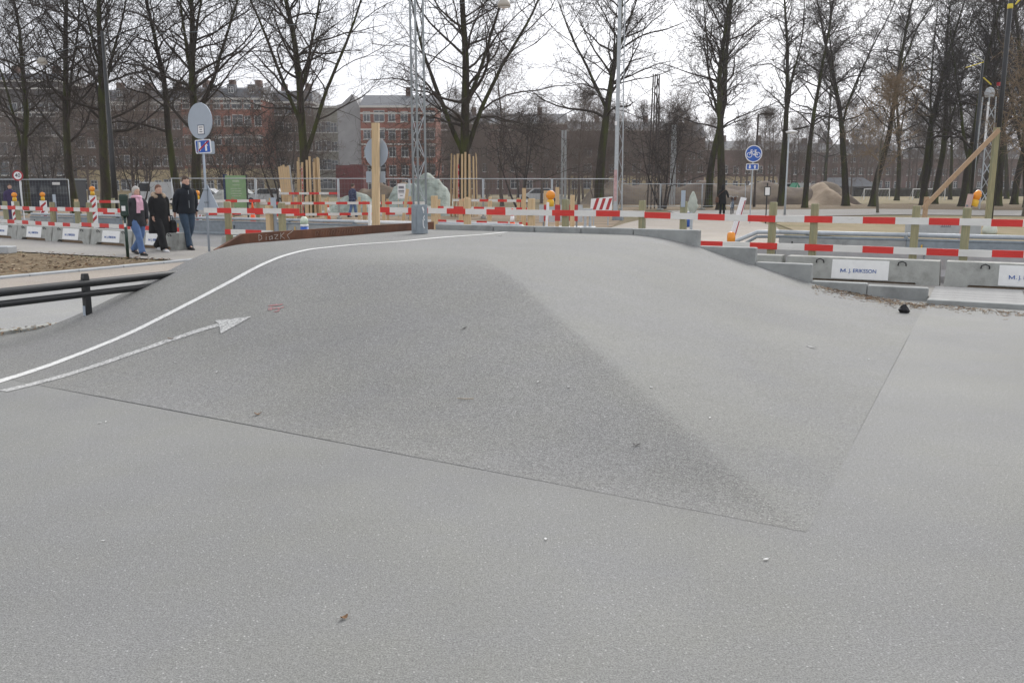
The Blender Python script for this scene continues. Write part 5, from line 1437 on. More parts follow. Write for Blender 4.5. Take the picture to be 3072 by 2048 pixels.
# ---- soil heaps and the tarpaulin
HEAP = mat('heap_soil', (0.26, 0.205, 0.15), 0.95, 0.3, 3, 0.9, 8, spec=0.1, col2=(0.14, 0.115, 0.09), c2scale=1.5, c2lo=0.45, c2hi=0.65)
def heap(name, lab, px0, px1, d, prof, w, m, seed, amp=0.15, nx=40, ny=20, cat='heap', fq=1.3, ridged=0.0, smooth=True):
    a, c = gd(px0, d), gd(px1, d); b_ = MB(); L = c.x - a.x
    for i in range(nx + 1):
        u = i / nx; f_ = u * (len(prof) - 1); k = min(int(f_), len(prof) - 2); e = f_ - k; e = e * e * (3 - 2 * e); h = prof[k] + (prof[k + 1] - prof[k]) * e
        for j in range(ny + 1):
            v = j / ny; kk = max(0, 1 - abs(2 * v - 1) ** 1.25)
            x, y = L * u, (v - 0.5) * w
            nz_ = mnoise.noise(Vector((x * fq + seed, y * fq, seed))) + ridged * abs(mnoise.noise(Vector((x * 2.4, y * 0.9, seed + 3))))
            b_.v.append((x, y, max(-0.06, h * kk * (1 + amp * nz_) + 0.12 * amp * nz_ - 0.05)))
    for i in range(nx):
        for j in range(ny):
            q = i * (ny + 1) + j
            b_.f.append((q, q + ny + 1, q + ny + 2, q + 1)); b_.m.append(0)
    return tag(b_.build(name, m, None, smooth, a), lab, cat)
heap('soil_heap', 'bare brown soil heap spreading below the tarpaulins', 965, 1360, 53.5, (0.3, 0.9, 1.5, 1.75, 1.8, 1.3, 0.3), 4.6, HEAP, 1, 0.25, 60, 24)
heap('tarpaulin', 'pale green tarpaulin stretched over the tall soil heap behind the mast', 1135, 1390, 52.2, (0.05, 0.9, 1.55, 1.8, 1.8, 2.2, 2.4, 2.2, 1.6, 0.8, 0.05), 5.2, TARP, 2, 0.10, 60, 30, 'tarpaulin', 1.3, 0.8, True)
heap('tarpaulin', 'pale green tarpaulin trailing over the low heap beside the far walker', 950, 1185, 52.4, (0.05, 0.35, 0.75, 1.1, 1.35, 1.2, 0.8, 0.4, 0.05), 4.2, TARP, 5, 0.10, 50, 24, 'tarpaulin', 1.3, 0.8, True)
heap('soil_heap', 'small pale soil heap left of the ringed linden', 800, 925, 50, (0.1, 0.5, 0.9, 0.4), 3, HEAP, 8, 0.25)
heap('soil_heap', 'grey soil mound beside the green notice board', 610, 705, 49, (0.2, 1.2, 1.6, 0.4), 3, CONC_B, 11, 0.2)

# ---- notice board, far boards, stakes, trestles
p = gd(713, 45)
sg = thing('notice_board', 'green printed notice board with a navy side, behind the mesh fence', 'board', p, 0.05)
kx = 45 / F_PX
MB().box(-0.52, 0.50, 0, 0.06, 0.55, 2.15).build('panel', BOARD_GREEN, sg)
MB().box(-0.62, -0.523, -0.03, 0.4, -0.05, 2.22).build('side_panel', NAVY, sg)
MB().box(0.503, 0.56, -0.02, 0.1, -0.05, 2.2).build('post', INK, sg)
q = MB()
for i, (w, z) in enumerate(((0.34, 1.83), (0.36, 1.66), (0.55, 1.48), (0.5, 1.36), (0.55, 1.24), (0.45, 1.12))): q.box(-w / 2, w / 2, -0.004, -0.001, z, z + (0.09 if i == 0 else 0.035))
stuff(q.build('print', mat('pale_print', (0.36, 0.42, 0.31), 0.8, 0.2, 9), sg))
p = gd(1206, 46.2)
sg = thing('paper_notice', 'white printed paper notice tied to the mesh fence before the tarpaulin', 'notice', p, 0)
MB().box(-0.19, 0.22, -0.05, -0.04, 0.98, 1.75).build('paper', SIGN_W, sg)
q = MB()
for w, z, h_ in ((0.28, 1.5, 0.13), (0.3, 1.33, 0.09), (0.3, 1.27, 0.025), (0.14, 1.12, 0.04)): q.box(-w / 2, w / 2, -0.054, -0.051, z, z + h_)
stuff(q.build('print', GREY_INK, sg))
MB().tube([(-0.17, -0.03, -0.05), (-0.17, -0.03, 1.76)], 0.015, 6).build('stick', WOOD_Y, sg)
def far_fence(px0, px1, d0, d1, zs, lab, nposts, wood=WOOD_Y, band=0.5, hpost=1.1):
    a, c = gd(px0, d0), gd(px1, d1); L = (c - a).length
    q = thing('board_fence', lab, 'fence', a, math.atan2(c.y - a.y, c.x - a.x))
    for k, z in enumerate(zs):
        e = [0.0]; x = 0.13 * k
        while x < L: 
            if x > 0.05: e.append(x)
            x += band
        e.append(L); board(q, e, 0, z, first_red=bool(k % 2))
    for i in range(nposts):
        post(q, L * (i + 0.5) / nposts + 0.2 * math.sin(i * 5), 0.07, hpost + 0.1 * math.sin(i * 3), 0.12, wood, (0.04 * math.sin(i * 7), 0))
    return q
far_fence(420, 800, 37, 39.5, (0.98, 0.45), 'red and white board fence on the site behind the walkers', 5, WOOD_G)
far_fence(268, 440, 38, 38, (0.98, 0.5), 'red and white board fence on the site behind the litter post', 3, WOOD_G)
far_fence(770, 1275, 39.5, 41, (0.87, 0.35), 'long red and white board fence on the site before the soil heaps', 6)
far_fence(1275, 1600, 36, 33, (0.78, 0.25), 'red and white board fence on the site before the second plank guard', 4)
far_fence(1360, 1600, 44, 42, (0.95, 0.5), 'red and white board fence close to the mesh fence', 3)
far_fence(840, 1020, 45.5, 46, (1.25, 0.75), 'red and white board fence leaning round the plank-guarded linden', 3)
for i, (px, d, h, lean, w) in enumerate(((1152, 40, 1.25, 0.0, 0.14), (1208, 40, 1.5, 0.25, 0.14), (1095, 41, 0.95, 0.0, 0.18), (1572, 31, 1.55, 0, 0.13), (1638, 34, 1.45, 0, 0.2), (1671, 31, 1.58, 0, 0.13), (1716, 27, 1.35, 0, 0.13), (235, 36, 1.1, 0.0, 0.14), (590, 40, 1.3, 0, 0.18))):
    b_ = MB().beam((0, 0, -0.05), (lean, 0, h), w, 0.08)
    tag(b_.build('timber_stake', WOOD_Y, None, False, gd(px, d)), ['short timber stake before the soil heap', 'slanting timber stake before the tarpaulin heap', 'broad timber stake at the far walker', 'tall timber stake by the concrete foot beyond the kerb wall', 'wide timber stake behind the amber lamp', 'tall timber stake just past the amber lamp', 'timber stake beside the green fence post near the striped board', 'timber stake on the site behind the left fence', 'timber stake beside the tall man'][i], 'stake')
# vertical-striped barrier and slanting striped plate on the site
p = gd(1617, 30)
sg = thing('striped_barrier', 'low barrier board with upright red and grey-white bands beyond the kerb wall', 'barrier', p, -0.08)
wpx = 30 / F_PX
x = 0.0
for i in range(9):
    w = (14, 15, 18, 16, 10, 20, 10, 12, 14)[i] * wpx
    MB().box(x, x + w - 0.004, -0.02, 0.02, 0.46 if i % 2 else 0.42, 1.0).build('upright_band', REFL_R if i % 2 else CONC_P, sg); x += w
MB().box(0, x, 0.025, 0.06, 0.85, 0.95).build('back_rail', GALV_D, sg)
for k in (0.15, x - 0.2): MB().box(k - 0.05, k + 0.05, -0.2, 0.2, -0.03, 0.1).build('foot', FLUO, sg); MB().box(k - 0.03, k + 0.03, 0.025, 0.06, 0.1, 0.86).build('leg', GALV_D, sg)
p = gd(1770, 37.5)
sg = thing('striped_plate', 'white plate with slanting red stripes standing before the lattice column', 'barrier', p, 0)
kx = 37.5 / F_PX; L = 64 * kx
z0, z1 = 0.62, 1.12
MB().prism([(0.0, z0), (L, z0), (L + 0.02, z1 + 0.07), (0.03, z1 - 0.03)], -0.02, 0.02).build('plate', SIGN_W, sg)
for i in range(3):
    a = 0.10 + i * 0.27
    MB().prism([(a, z0 + 0.02), (a + 0.13, z0 + 0.02), (a + 0.28, z1 + 0.0), (a + 0.15, z1 - 0.01)], -0.026, -0.021).build('red_stripe', REFL_R, sg)
for k in (0.15, L - 0.15): MB().beam((k, 0.03, -0.03), (k, 0.03, z1 - 0.05), 0.05, 0.04).build('leg', GALV, sg)
p = gd(1740, 33)
sg = thing('steel_trestle', 'galvanised steel trestle with flat feet lying by the striped plate', 'trestle', p, -0.2)
MB().box(-1.0, 0.55, -0.35, 0.35, -0.02, 0.14, bev=0.02).build('base', GALV, sg)
MB().tube([(0.2, -0.1, 0.14), (0.2, -0.1, 0.62)], 0.05, 8).build('upright', GALV, sg); MB().tube([(0.36, 0.1, 0.14), (0.36, 0.1, 0.62)], 0.05, 8).build('upright', GALV, sg)
MB().box(-0.75, 0.45, -0.15, 0.15, 0.63, 0.80).build('top', CONC_P, sg)
# cones
def cone(px, d, lab, h=0.5):
    q = thing('traffic_cone', lab, 'cone', gd(px, d), 0)
    MB().box(-0.17, 0.17, -0.17, 0.17, -0.02, 0.035, bev=0.01).build('base', FLUO, q)
    MB().lathe([(0.13, 0.036), (0.085, h * 0.45)], n=14).build('lower_cone', FLUO, q, True)
    MB().lathe([(0.085, h * 0.451), (0.06, h * 0.7)], n=14).build('white_band', SIGN_W, q, True)
    MB().lathe([(0.06, h * 0.701), (0.025, h)], n=14).build('tip', FLUO, q, True)
for px, d, lab, h in ((985, 40.5, 'orange traffic cone before the low soil heap', 0.95), (760, 38, 'orange traffic cone behind the round post fence', 0.95), (692, 36.5, 'orange traffic cone below the notice board', 0.95), (548, 36, 'orange traffic cone beside the tall man', 1.0), (1537, 31, 'orange traffic cone left of the tall stakes', 0.85), (270, 37, 'orange traffic cone behind the litter post', 0.95)): cone(px, d, lab, h)

# ---- vehicles and cabins far behind
def car(px, d, lab, paint, L=4.2, hgt=1.45, rz=0.0, van=False, cat='car'):
    q = thing('parked_car' if not van else 'parked_van', lab, cat, gd(px, d), rz)
    pr = [(0, 0.35), (0.05, 0.75), (0.9, 0.92), (1.55, hgt), (3.1, hgt), (3.8, 0.95), (L, 0.85), (L, 0.35)] if not van else [(0, 0.35), (0.02, 1.0), (0.5, 1.15), (1.0, hgt), (L - 0.05, hgt), (L, 0.35)]
    MB().prism(pr, -0.85, 0.85).build('body', paint, q)
    g_ = [(1.05, 0.95), (1.62, hgt - 0.08), (3.02, hgt - 0.08), (3.55, 0.95)] if not van else [(0.62, 1.2), (1.05, hgt - 0.12), (1.9, hgt - 0.12), (1.9, 1.2)]
    MB().prism(g_, -0.858, -0.851).build('side_window', GLASS, q)
    for x in (0.8, L - 0.8):
        o = MB().lathe([(0.16, -0.09), (0.31, -0.09), (0.31, 0.09), (0.16, 0.09)], n=16).build('wheel', INK, q); o.location = (x, -0.78, 0.31); o.rotation_euler = (rad(90), 0, 0)
        o2 = MB().lathe([(0.01, 0.0), (0.17, 0.0), (0.17, 0.02)], n=12).build('rim', GALV, o); o2.location = (0, 0, 0.085)
    MB().box(-0.012, -0.002, -0.7, -0.45, 0.6, 0.72).build('headlight', SIGN_W, q); MB().box(L + 0.002, L + 0.012, -0.7, -0.45, 0.65, 0.78).build('tail_light', SIGN_R, q)
    return q
CARW = mat('car_white', (0.6, 0.62, 0.64), 0.3, 0.05, 2, spec=0.6); CARD = mat('car_dark_green', (0.02, 0.04, 0.035), 0.3, 0.1, 2, spec=0.6); CARS = mat('car_silver', (0.3, 0.32, 0.34), 0.3, 0.05, 2, spec=0.6)
car(400, 78, 'white van parked behind the trunks near the litter post', CARW, 4.6, 2.0, van=True, cat='van')
car(535, 80, 'silver car parked behind the tall man', CARS)
car(735, 82, 'white car parked behind the plank bundle', CARW)
car(640, 86, 'dark green car parked beyond the notice board', CARD)
car(1555, 90, 'white car parked behind the site fence stakes', CARW)
car(2230, 122, 'white van parked above the earth bund', CARW, 4.4, 2.1, van=True, cat='van')
car(2330, 124, 'white van parked on the bund beside a green tent', CARW, 4.4, 2.1, van=True, cat='van')
tn = thing('green_tent', 'small green and white ridge tent on the far side of the bund', 'tent', gd(2352, 118), 0)
MB().prism([(0, -0.05), (2.8, -0.05), (1.4, 2.1)], -1, 1.5).build('tent_cloth', mat('tent_green', (0.06, 0.28, 0.17), 0.7, 0.1, 2), tn)
MB().prism([(0.9, -0.04), (1.4, -0.04), (1.4, 1.9)], -1.01, -1.003).build('door_flap', SIGN_W, tn)
cb = thing('site_cabin', 'long navy site cabin with white labels behind the 40 sign', 'cabin', gd(-70, 62), 0)
LC = gd(215, 62).x - gd(-70, 62).x
MB().box(0, LC, 0, 2.4, 0.15, 2.05, bev=0.03).build('body', mat('cabin_paint', (0.022, 0.024, 0.034), 0.6, 0.2, 2), cb)
MB().box(-0.03, LC + 0.03, -0.05, 2.45, 2.052, 2.16).build('roof_edge', GALV_D, cb)
for i in range(6):
    x = LC * (i + 0.5) / 6
    w_o = MB().box(x - 0.4, x + 0.4, -0.03, -0.004, 1.05, 1.65).build('window', GLASS, cb)
    if i % 2: MB().box(x - 0.62, x - 0.1, -0.045, -0.033, 1.72, 1.9).build('label_plate', SIGN_W, cb)
for x in (0.3, LC / 2, LC - 0.3): MB().box(x - 0.2, x + 0.2, 0.2, 2.2, -0.05, 0.149).build('footing', CONC_B, cb)
# ================================================================== people
SKIN = mat('skin', (0.52, 0.32, 0.24), 0.6, 0.06, 12)
HAIR_G = mat('grey_hair', (0.45, 0.43, 0.40), 0.8, 0.2, 30); HAIR_B = mat('brown_hair', (0.14, 0.065, 0.04), 0.75, 0.2, 30); HAIR_D = mat('dark_hair', (0.075, 0.05, 0.035), 0.75, 0.2, 30)
JKT_C = mat('charcoal_cloth', (0.028, 0.028, 0.033), 0.85, 0.25, 9, 0.4, 14); COAT = mat('black_cloth', (0.008, 0.008, 0.009), 0.85, 0.3, 9, 0.4, 14); JKT_N = mat('navy_cloth', (0.009, 0.012, 0.018), 0.85, 0.3, 9, 0.4, 14)
JEANS = mat('blue_denim', (0.085, 0.15, 0.30), 0.85, 0.22, 8, 0.3, 30); JEANS_D = mat('dark_denim', (0.035, 0.06, 0.095), 0.85, 0.3, 8, 0.3, 30)
SCARF = mat('pink_scarf', (0.72, 0.42, 0.52), 0.9, 0.12, 16, 0.4, 30); FUR = mat('fur_trim', (0.36, 0.28, 0.20), 0.95, 0.3, 30, 0.8, 40)
SHOE_D = mat('dark_shoe', (0.02, 0.018, 0.018), 0.6, 0.2, 9); SHOE_W = mat('white_shoe', (0.62, 0.62, 0.62), 0.6, 0.1, 9); BAG_B = mat('brown_leather', (0.12, 0.06, 0.035), 0.6, 0.2, 9)
CHECK = mat('navy_check_shirt', (0.03, 0.04, 0.09), 0.85, 0.3, 12, col2=(0.08, 0.09, 0.16), c2scale=12, c2lo=0.5, c2hi=0.56)
PURPLE = mat('purple_overalls', (0.05, 0.035, 0.09), 0.85, 0.2, 9)

def ell(c, rx, ry, z, n=16, tw=0.0, jit=0.0, rnd=None):
    return [(c[0] + rx * math.cos(a + tw) * (1 + (jit * (rnd.random() - 0.5) if rnd else 0)), c[1] + ry * math.sin(a + tw) * (1 + (jit * (rnd.random() - 0.5) if rnd else 0)), z) for a in [2 * math.pi * j / n for j in range(n)]]
def limb(b, pts, rr, n=10, m=0):
    """a smooth tapering limb with extra points between the joints"""
    P_, R_ = [], []
    pts = [Vector(p) for p in pts]
    for i in range(len(pts) - 1):
        for k in (0, 0.25, 0.5, 0.75):
            P_.append(pts[i].lerp(pts[i + 1], k)); R_.append(rr[i] + (rr[i + 1] - rr[i]) * k)
    P_.append(pts[-1]); R_.append(rr[-1])
    for _ in range(2):
        P_ = [P_[0]] + [(P_[i - 1] + P_[i] * 2 + P_[i + 1]) / 4 for i in range(1, len(P_) - 1)] + [P_[-1]]
    b.tube(P_, R_, n, m)
def person(label, loc, rz, h, legs, arms, top, trs, shoes, hair, lean=0.05, coat_len=0.50, coat_w=1.0, hair_kind='short', scarf=None, fur=False, collar=False, head_turn=0.0, seed=1, leg_r=1.0, glove=None, bag=None, strap=None, name='person'):
    """faces local -y; legs: (hip->foot forward offset, knee bend) for both sides; arms: (elbow fwd, hand fwd, out)"""
    q = thing(name, label, 'person', loc, rz); rg = random.Random(seed)
    s = h / 1.75
    hip, sh, neck, chin = 0.93 * s, 1.43 * s, 1.50 * s, 1.53 * s
    f = lambda z: -lean * (z - hip) / (sh - hip)           # forward lean
    # ---- body: one continuous skinned figure
    V_, E_, R_ = [], [], []
    def nd(p, r, par=None):
        V_.append(p); R_.append(r)
        if par is not None: E_.append((par, len(V_) - 1))
        return len(V_) - 1
    pel = nd((0, 0, hip), 0.12 * s); sp1 = nd((0, f(1.12 * s), 1.12 * s), 0.115 * s, pel); ch = nd((0, f(1.32 * s), 1.32 * s), 0.10 * s, sp1)
    nk = nd((0, f(1.50 * s), 1.48 * s), 0.055 * s, ch); j1 = nd((0, f(1.5 * s) - 0.015 * s, 1.56 * s), 0.06 * s, nk); hd = nd((0, f(1.5 * s) - 0.015 * s, 1.645 * s), 0.085 * s, j1); nd((0, f(1.5 * s) - 0.01 * s, 1.71 * s), 0.06 * s, hd)
    hands = []; feet = []; kn = []; elb = []; shl = []; hps = []
    for i, sd in enumerate((-1, 1)):
        ff, kb = legs[i]
        hp = (sd * 0.09 * s, 0, hip - 0.03 * s); hps.append(hp)
        foot = (sd * 0.085 * s, -ff, 0.085 * s + (0.05 if kb > 0.12 else 0.0)); mid = (sd * 0.09 * s, -ff * 0.45 - kb, 0.5 * s)
        a = nd(hp, 0.085 * s, pel); b_ = nd(mid, 0.055 * s, a); c_ = nd(foot, 0.04 * s, b_); nd((foot[0], foot[1] - 0.12 * s, 0.035 * s), 0.03 * s, c_)
        feet.append(foot); kn.append(mid)
        ef, hf, out = arms[i]
        so = (sd * 0.185 * s, f(sh), 1.405 * s); el = (sd * (0.22 + out) * s, f(1.13 * s) - ef, 1.13 * s); ha = (sd * (0.225 + out * 0.9) * s, f(0.9 * s) - hf, 0.90 * s + max(0, hf) * 0.25)
        a = nd(so, 0.04 * s, ch); b_ = nd(el, 0.045 * s, a); c_ = nd(ha, 0.032 * s, b_)
        dv = (Vector(ha) - Vector(el)).normalized()
        pm = Vector(ha) + dv * 0.06 * s; p_ = nd(tuple(pm), 0.034 * s, c_)
        for k in range(4):
            e1 = pm + dv * (0.045 + 0.008 * (1.5 - abs(k - 1.5))) * s + Vector((0, (k - 1.5) * 0.02 * s, 0)); f1 = nd(tuple(e1), 0.010 * s, p_)
            e2 = e1 + dv * 0.03 * s + Vector((-sd * 0.014 * s, 0, 0)); nd(tuple(e2), 0.008 * s, f1)
        th = nd(tuple(Vector(ha) + dv * 0.04 * s + Vector((0, -0.035 * s, 0))), 0.011 * s, c_); nd(tuple(Vector(ha) + dv * 0.075 * s + Vector((0, -0.05 * s, 0))), 0.009 * s, th)
        hands.append(ha); elb.append(el); shl.append(so)
    me = bpy.data.meshes.new('body'); me.from_pydata([tuple(v) for v in V_], E_, []); me.materials.append(SKIN)
    bo = link('body', me, q)
    md = bo.modifiers.new('skin', 'SKIN'); sv = me.skin_vertices[0].data
    for i, r in enumerate(R_): sv[i].radius = (r, r)
    sv[0].use_root = True
    bo.modifiers.new('sub', 'SUBSURF').levels = 1; bo.modifiers['sub'].render_levels = 1; md.use_smooth_shade = True
    # ---- head shaped over the neck, with face and hair
    hx, hy = 0.0, f(1.5 * s) - 0.012 * s
    hb = MB(); n = 18; rgs = []
    for zz_, rx, ry, oy in ((1.515, .040, .045, -.012), (1.53, .056, .066, -.022), (1.55, .064, .078, -.018), (1.58, .072, .088, -.010), (1.62, .077, .095, -.004), (1.66, .079, .098, 0), (1.70, .073, .090, .004), (1.735, .052, .064, .006), (1.752, .018, .022, .006)):
        rgs.append([(hx + rx * s * math.cos(a), hy + oy * s + ry * s * math.sin(a), zz_ * s) for a in [2 * math.pi * j / n for j in range(n)]])
    hb.rings(rgs)
    hb.rings([[(hx + x * w * s, hy - (0.088 + dy) * s, z * s) for x, dy in ((-1, 0), (0, 0.012), (1, 0), (0, -0.02))] for z, w in ((1.60, .012), (1.585, .015), (1.572, .017), (1.566, .010))])
    for sd in (-1, 1): hb.rings([[(hx + sd * (0.074 + o) * s, hy + (0.008 + 0.02 * math.cos(a)) * s, (1.605 + 0.028 * math.sin(a)) * s) for a in [k * math.pi / 4 for k in range(8)]] for o in (0, 0.012)])
    hd_o = hb.build('head', SKIN, q, True)
    hd_o.rotation_euler = (0, 0, 0)
    for sd in (-1, 1):
        MB().lathe([(0.002, -0.006), (0.010 * s, 0), (0.002, 0.006)], (hx + sd * 0.032 * s, hy - 0.093 * s, 1.617 * s), 8).build('eye', INK, hd_o)
    MB().box(hx - 0.022 * s, hx + 0.022 * s, hy - 0.099 * s, hy - 0.092 * s, 1.545 * s, 1.551 * s).build('mouth', mat('lips', (0.3, 0.12, 0.1), 0.6), hd_o)
    hr = MB(); rgs = []
    hi = {'short': ((1.60, .080, .070, .036), (1.64, .085, .090, .024), (1.68, .085, .101, .008), (1.72, .074, .090, .006), (1.755, .045, .055, .006), (1.768, .01, .012, .006)),
          'bob': ((1.53, .060, .050, .055), (1.56, .090, .075, .040), (1.61, .096, .090, .030), (1.66, .096, .104, .016), (1.71, .084, .098, .008), (1.75, .055, .065, .006), (1.772, .012, .014, .006)),
          'hood': ((1.46, .10, .08, .05), (1.53, .098, .09, .04), (1.60, .102, .105, .022), (1.66, .102, .112, .012), (1.72, .088, .10, .01), (1.765, .05, .06, .01), (1.785, .012, .014, .01))}[hair_kind]
    for zz_, rx, ry, oy in hi: rgs.append(ell((hx, hy + oy * s), rx * s, ry * s, zz_ * s, 18, 0, 0.10, rg))
    hr.rings(rgs).build('hair', hair, q, True)
    # ---- trousers and shoes
    tb = MB()
    for i in range(2):
        ff = feet[i]
        limb(tb, [(hps[i][0], 0.0, hip + 0.06 * s), (hps[i][0] * 1.05, kn[i][1] * 0.4, 0.74 * s), kn[i], (ff[0], (ff[1] + kn[i][1]) / 2 + 0.01, 0.28 * s), (ff[0], ff[1] + 0.01, ff[2] - 0.02)], [0.115 * s * leg_r, 0.105 * s * leg_r, 0.076 * s * leg_r, 0.072 * s * leg_r, 0.075 * s * leg_r], 12)
    tb.rings([ell((0, 0), 0.175 * s, 0.125 * s, z * s, 16) for z in (0.86, 0.93, 1.02)])
    tb.build('trousers', trs, q, True)
    for i in range(2):
        fx_, fy, fz = feet[i]; b_ = MB(); lift = fz - 0.085 * s; rgs = []
        for k, (yy, w, zt) in enumerate(((0.075, .030, .075), (0.05, .042, .095), (0.0, .046, .10), (-0.07, .047, .075), (-0.14, .046, .055), (-0.19, .034, .045), (-0.205, .014, .03))):
            toe = lift * (1 - (0.075 - yy) / 0.28) if lift > 0.01 else 0
            rgs.append([(fx_ + x * w * s, fy + yy * s, max(0.0, z) * s + toe) for x, z in ((-1, 0), (1, 0), (1.0, zt * 0.5), (0.6, zt), (-0.6, zt), (-1.0, zt * 0.5))])
        b_.rings(rgs).build('shoe', shoes, q, True)
    # ---- jacket: body and sleeves
    jb = MB(); rgs = []; hem = (hip + 0.03 * s) - (coat_len - 0.5) * s
    prof = ((hem, .205 * coat_w + 0.10 * max(0, coat_len - 0.55), .155 * coat_w + 0.05 * max(0, coat_len - 0.55)), (hem + 0.01, .21 * coat_w + 0.10 * max(0, coat_len - 0.55), .16 * coat_w + 0.05 * max(0, coat_len - 0.55)), (0.98 * s, .20 * coat_w, .15 * coat_w), (1.10 * s, .19 * coat_w, .145 * coat_w), (1.25 * s, .20 * coat_w, .15 * coat_w), (1.36 * s, .205, .14), (1.42 * s, .19, .115), (1.455 * s, .14, .095), (1.485 * s, .085, .08), (1.52 * s, .075, .078))
    for z, rx, ry in prof: rgs.append(ell((0, f(z) if z > hip else 0), rx * s, ry * s, z, 20, 0, 0.035, rg))
    jb.rings(rgs)
    for i in range(2): limb(jb, [(shl[i][0] * 0.55, shl[i][1], 1.385 * s), (shl[i][0] * 0.92, shl[i][1], 1.385 * s), ((shl[i][0] + elb[i][0]) / 2 * 1.02, (shl[i][1] + elb[i][1]) / 2, 1.28 * s), elb[i], hands[i]], [0.05 * s, 0.078 * s * coat_w, 0.074 * s * coat_w, 0.064 * s * coat_w, 0.05 * s * coat_w], 12)
    jk = jb.build('jacket', top, q, True)
    if collar:
        MB().rings([ell((0, hy + 0.01), r * s, r * s * 1.08, z * s, 18) for z, r in ((1.44, .10), (1.50, .098), (1.56, .093), (1.575, .085))]).build('collar', top, q, True)
        MB().box(-0.004, 0.004, f(1.2 * s) - 0.158 * s, f(1.2 * s) - 0.150 * s, 1.0 * s, 1.42 * s).build('zip', GALV, q)
    if fur:
        pts = [(0.115 * math.cos(a) * s * 1.25, hy + 0.03 + 0.115 * math.sin(a) * s * 1.05, (1.475 + 0.05 * math.sin(a)) * s) for a in [rad(-60 + k * 300 / 14 - 0) for k in range(15)]]
        MB().tube(pts, [0.035 * s] + [0.055 * s * (0.9 + 0.2 * rg.random()) for _ in range(13)] + [0.035 * s], 9).build('fur_trim', FUR, q, True)
    if scarf:
        MB().tube([(0.10 * math.cos(a) * s, hy + 0.10 * math.sin(a) * s, (1.49 + 0.01 * math.sin(a * 2)) * s) for a in [2 * math.pi * k / 14 for k in range(15)]], 0.04 * s, 8).build('scarf', scarf, q, True)
        for sd, ln in ((-1, 0.40), (1, 0.33)):
            MB().rings([[(sd * 0.045 * s + x * w * s, f(z * s) - (dy + y) * s, z * s) for x, y in ((-1, -0.01), (1, -0.01), (1, 0.015), (-1, 0.015))] for z, w, dy in ((1.49, .035, .10), (1.36, .042, .165), (1.48 - ln, .048, .175))]).build('scarf_end', scarf, q)
    if bag:
        bx, by, bz, bm_2 = bag
        MB().rings([[(bx + x * w, by + y * w * 1.5, bz + z) for x, y in ((-0.6, -1), (0.6, -1), (1, -0.6), (1, 0.6), (0.6, 1), (-0.6, 1), (-1, 0.6), (-1, -0.6))] for z, w in ((-0.17, 0.07), (-0.14, 0.09), (0.10, 0.085), (0.15, 0.06))]).build('handbag', bm_2, q)
        MB().tube([(bx, by - 0.08, bz + 0.13), (bx, by - 0.03, bz + 0.26), (bx, by + 0.03, bz + 0.26), (bx, by + 0.08, bz + 0.13)] if not strap else [(bx, by, bz + 0.14), (bx * 0.55, 0.15 * s, 1.2 * s), (-bx * 0.45, 0.10 * s, 1.46 * s)], 0.012, 6).build('bag_strap', bm_2, q)
    return q
FACE_V = math.atan2(-US, UC) + math.pi / 2       # local -y turned along the pavement, to the right
person('grey haired woman with pink scarf, charcoal jacket and blue jeans walking', at(417, 764), FACE_V - 0.15, 1.60, ((0.30, 0.05), (-0.34, 0.18)), ((-0.05, -0.12, 0.02), (0.02, 0.06, 0.03)), JKT_C, JEANS, SHOE_D, HAIR_G, coat_len=0.72, coat_w=1.12, hair_kind='bob', scarf=SCARF, seed=3, leg_r=1.1)
person('woman in long black coat with fur trimmed hood and white shoes', at(484, 753), FACE_V - 0.25, 1.64, ((0.36, 0.06), (-0.36, 0.16)), ((0.0, 0.10, -0.01), (0.0, 0.08, -0.01)), COAT, COAT, SHOE_W, HAIR_B, coat_len=0.98, coat_w=1.22, hair_kind='short', fur=True, collar=False, seed=4, leg_r=1.35, bag=(0.30, -0.05, 0.62, COAT))
person('tall man in dark zipped jacket with collar up and dark jeans', at(566, 747), FACE_V - 0.3, 1.86, ((0.28, 0.04), (-0.36, 0.18)), ((-0.06, -0.08, 0.03), (-0.05, 0.0, 0.03)), JKT_N, JEANS_D, SHOE_D, HAIR_D, coat_len=0.60, coat_w=1.08, hair_kind='short', collar=True, seed=5)
person('distant man in navy check shirt and jeans walking past the soil heap', gd(1058, 47.5), 2.5, 1.74, ((0.2, 0.03), (-0.2, 0.1)), ((0.0, 0.08, 0), (0.0, 0.1, 0)), CHECK, JEANS, SHOE_D, HAIR_D, coat_len=0.62, seed=6)
person('worker in dark purple overalls behind the warning beacons', gd(38, 42), 0.6, 1.72, ((0.1, 0.02), (-0.1, 0.05)), ((0.0, 0.05, 0.02), (0.05, 0.1, 0.02)), PURPLE, PURPLE, SHOE_D, HAIR_D, coat_len=0.55, seed=7)
pw = at(2166, 643)
person('woman in black with a brown shoulder bag pushing a bicycle away', pw, math.pi - 0.35, 1.70, ((0.15, 0.03), (-0.2, 0.1)), ((0.18, 0.42, 0.06), (0.0, 0.08, 0.0)), COAT, COAT, SHOE_D, COAT, coat_len=0.85, hair_kind='hood', seed=8, bag=(0.30, 0.10, 0.85, BAG_B), strap=True)
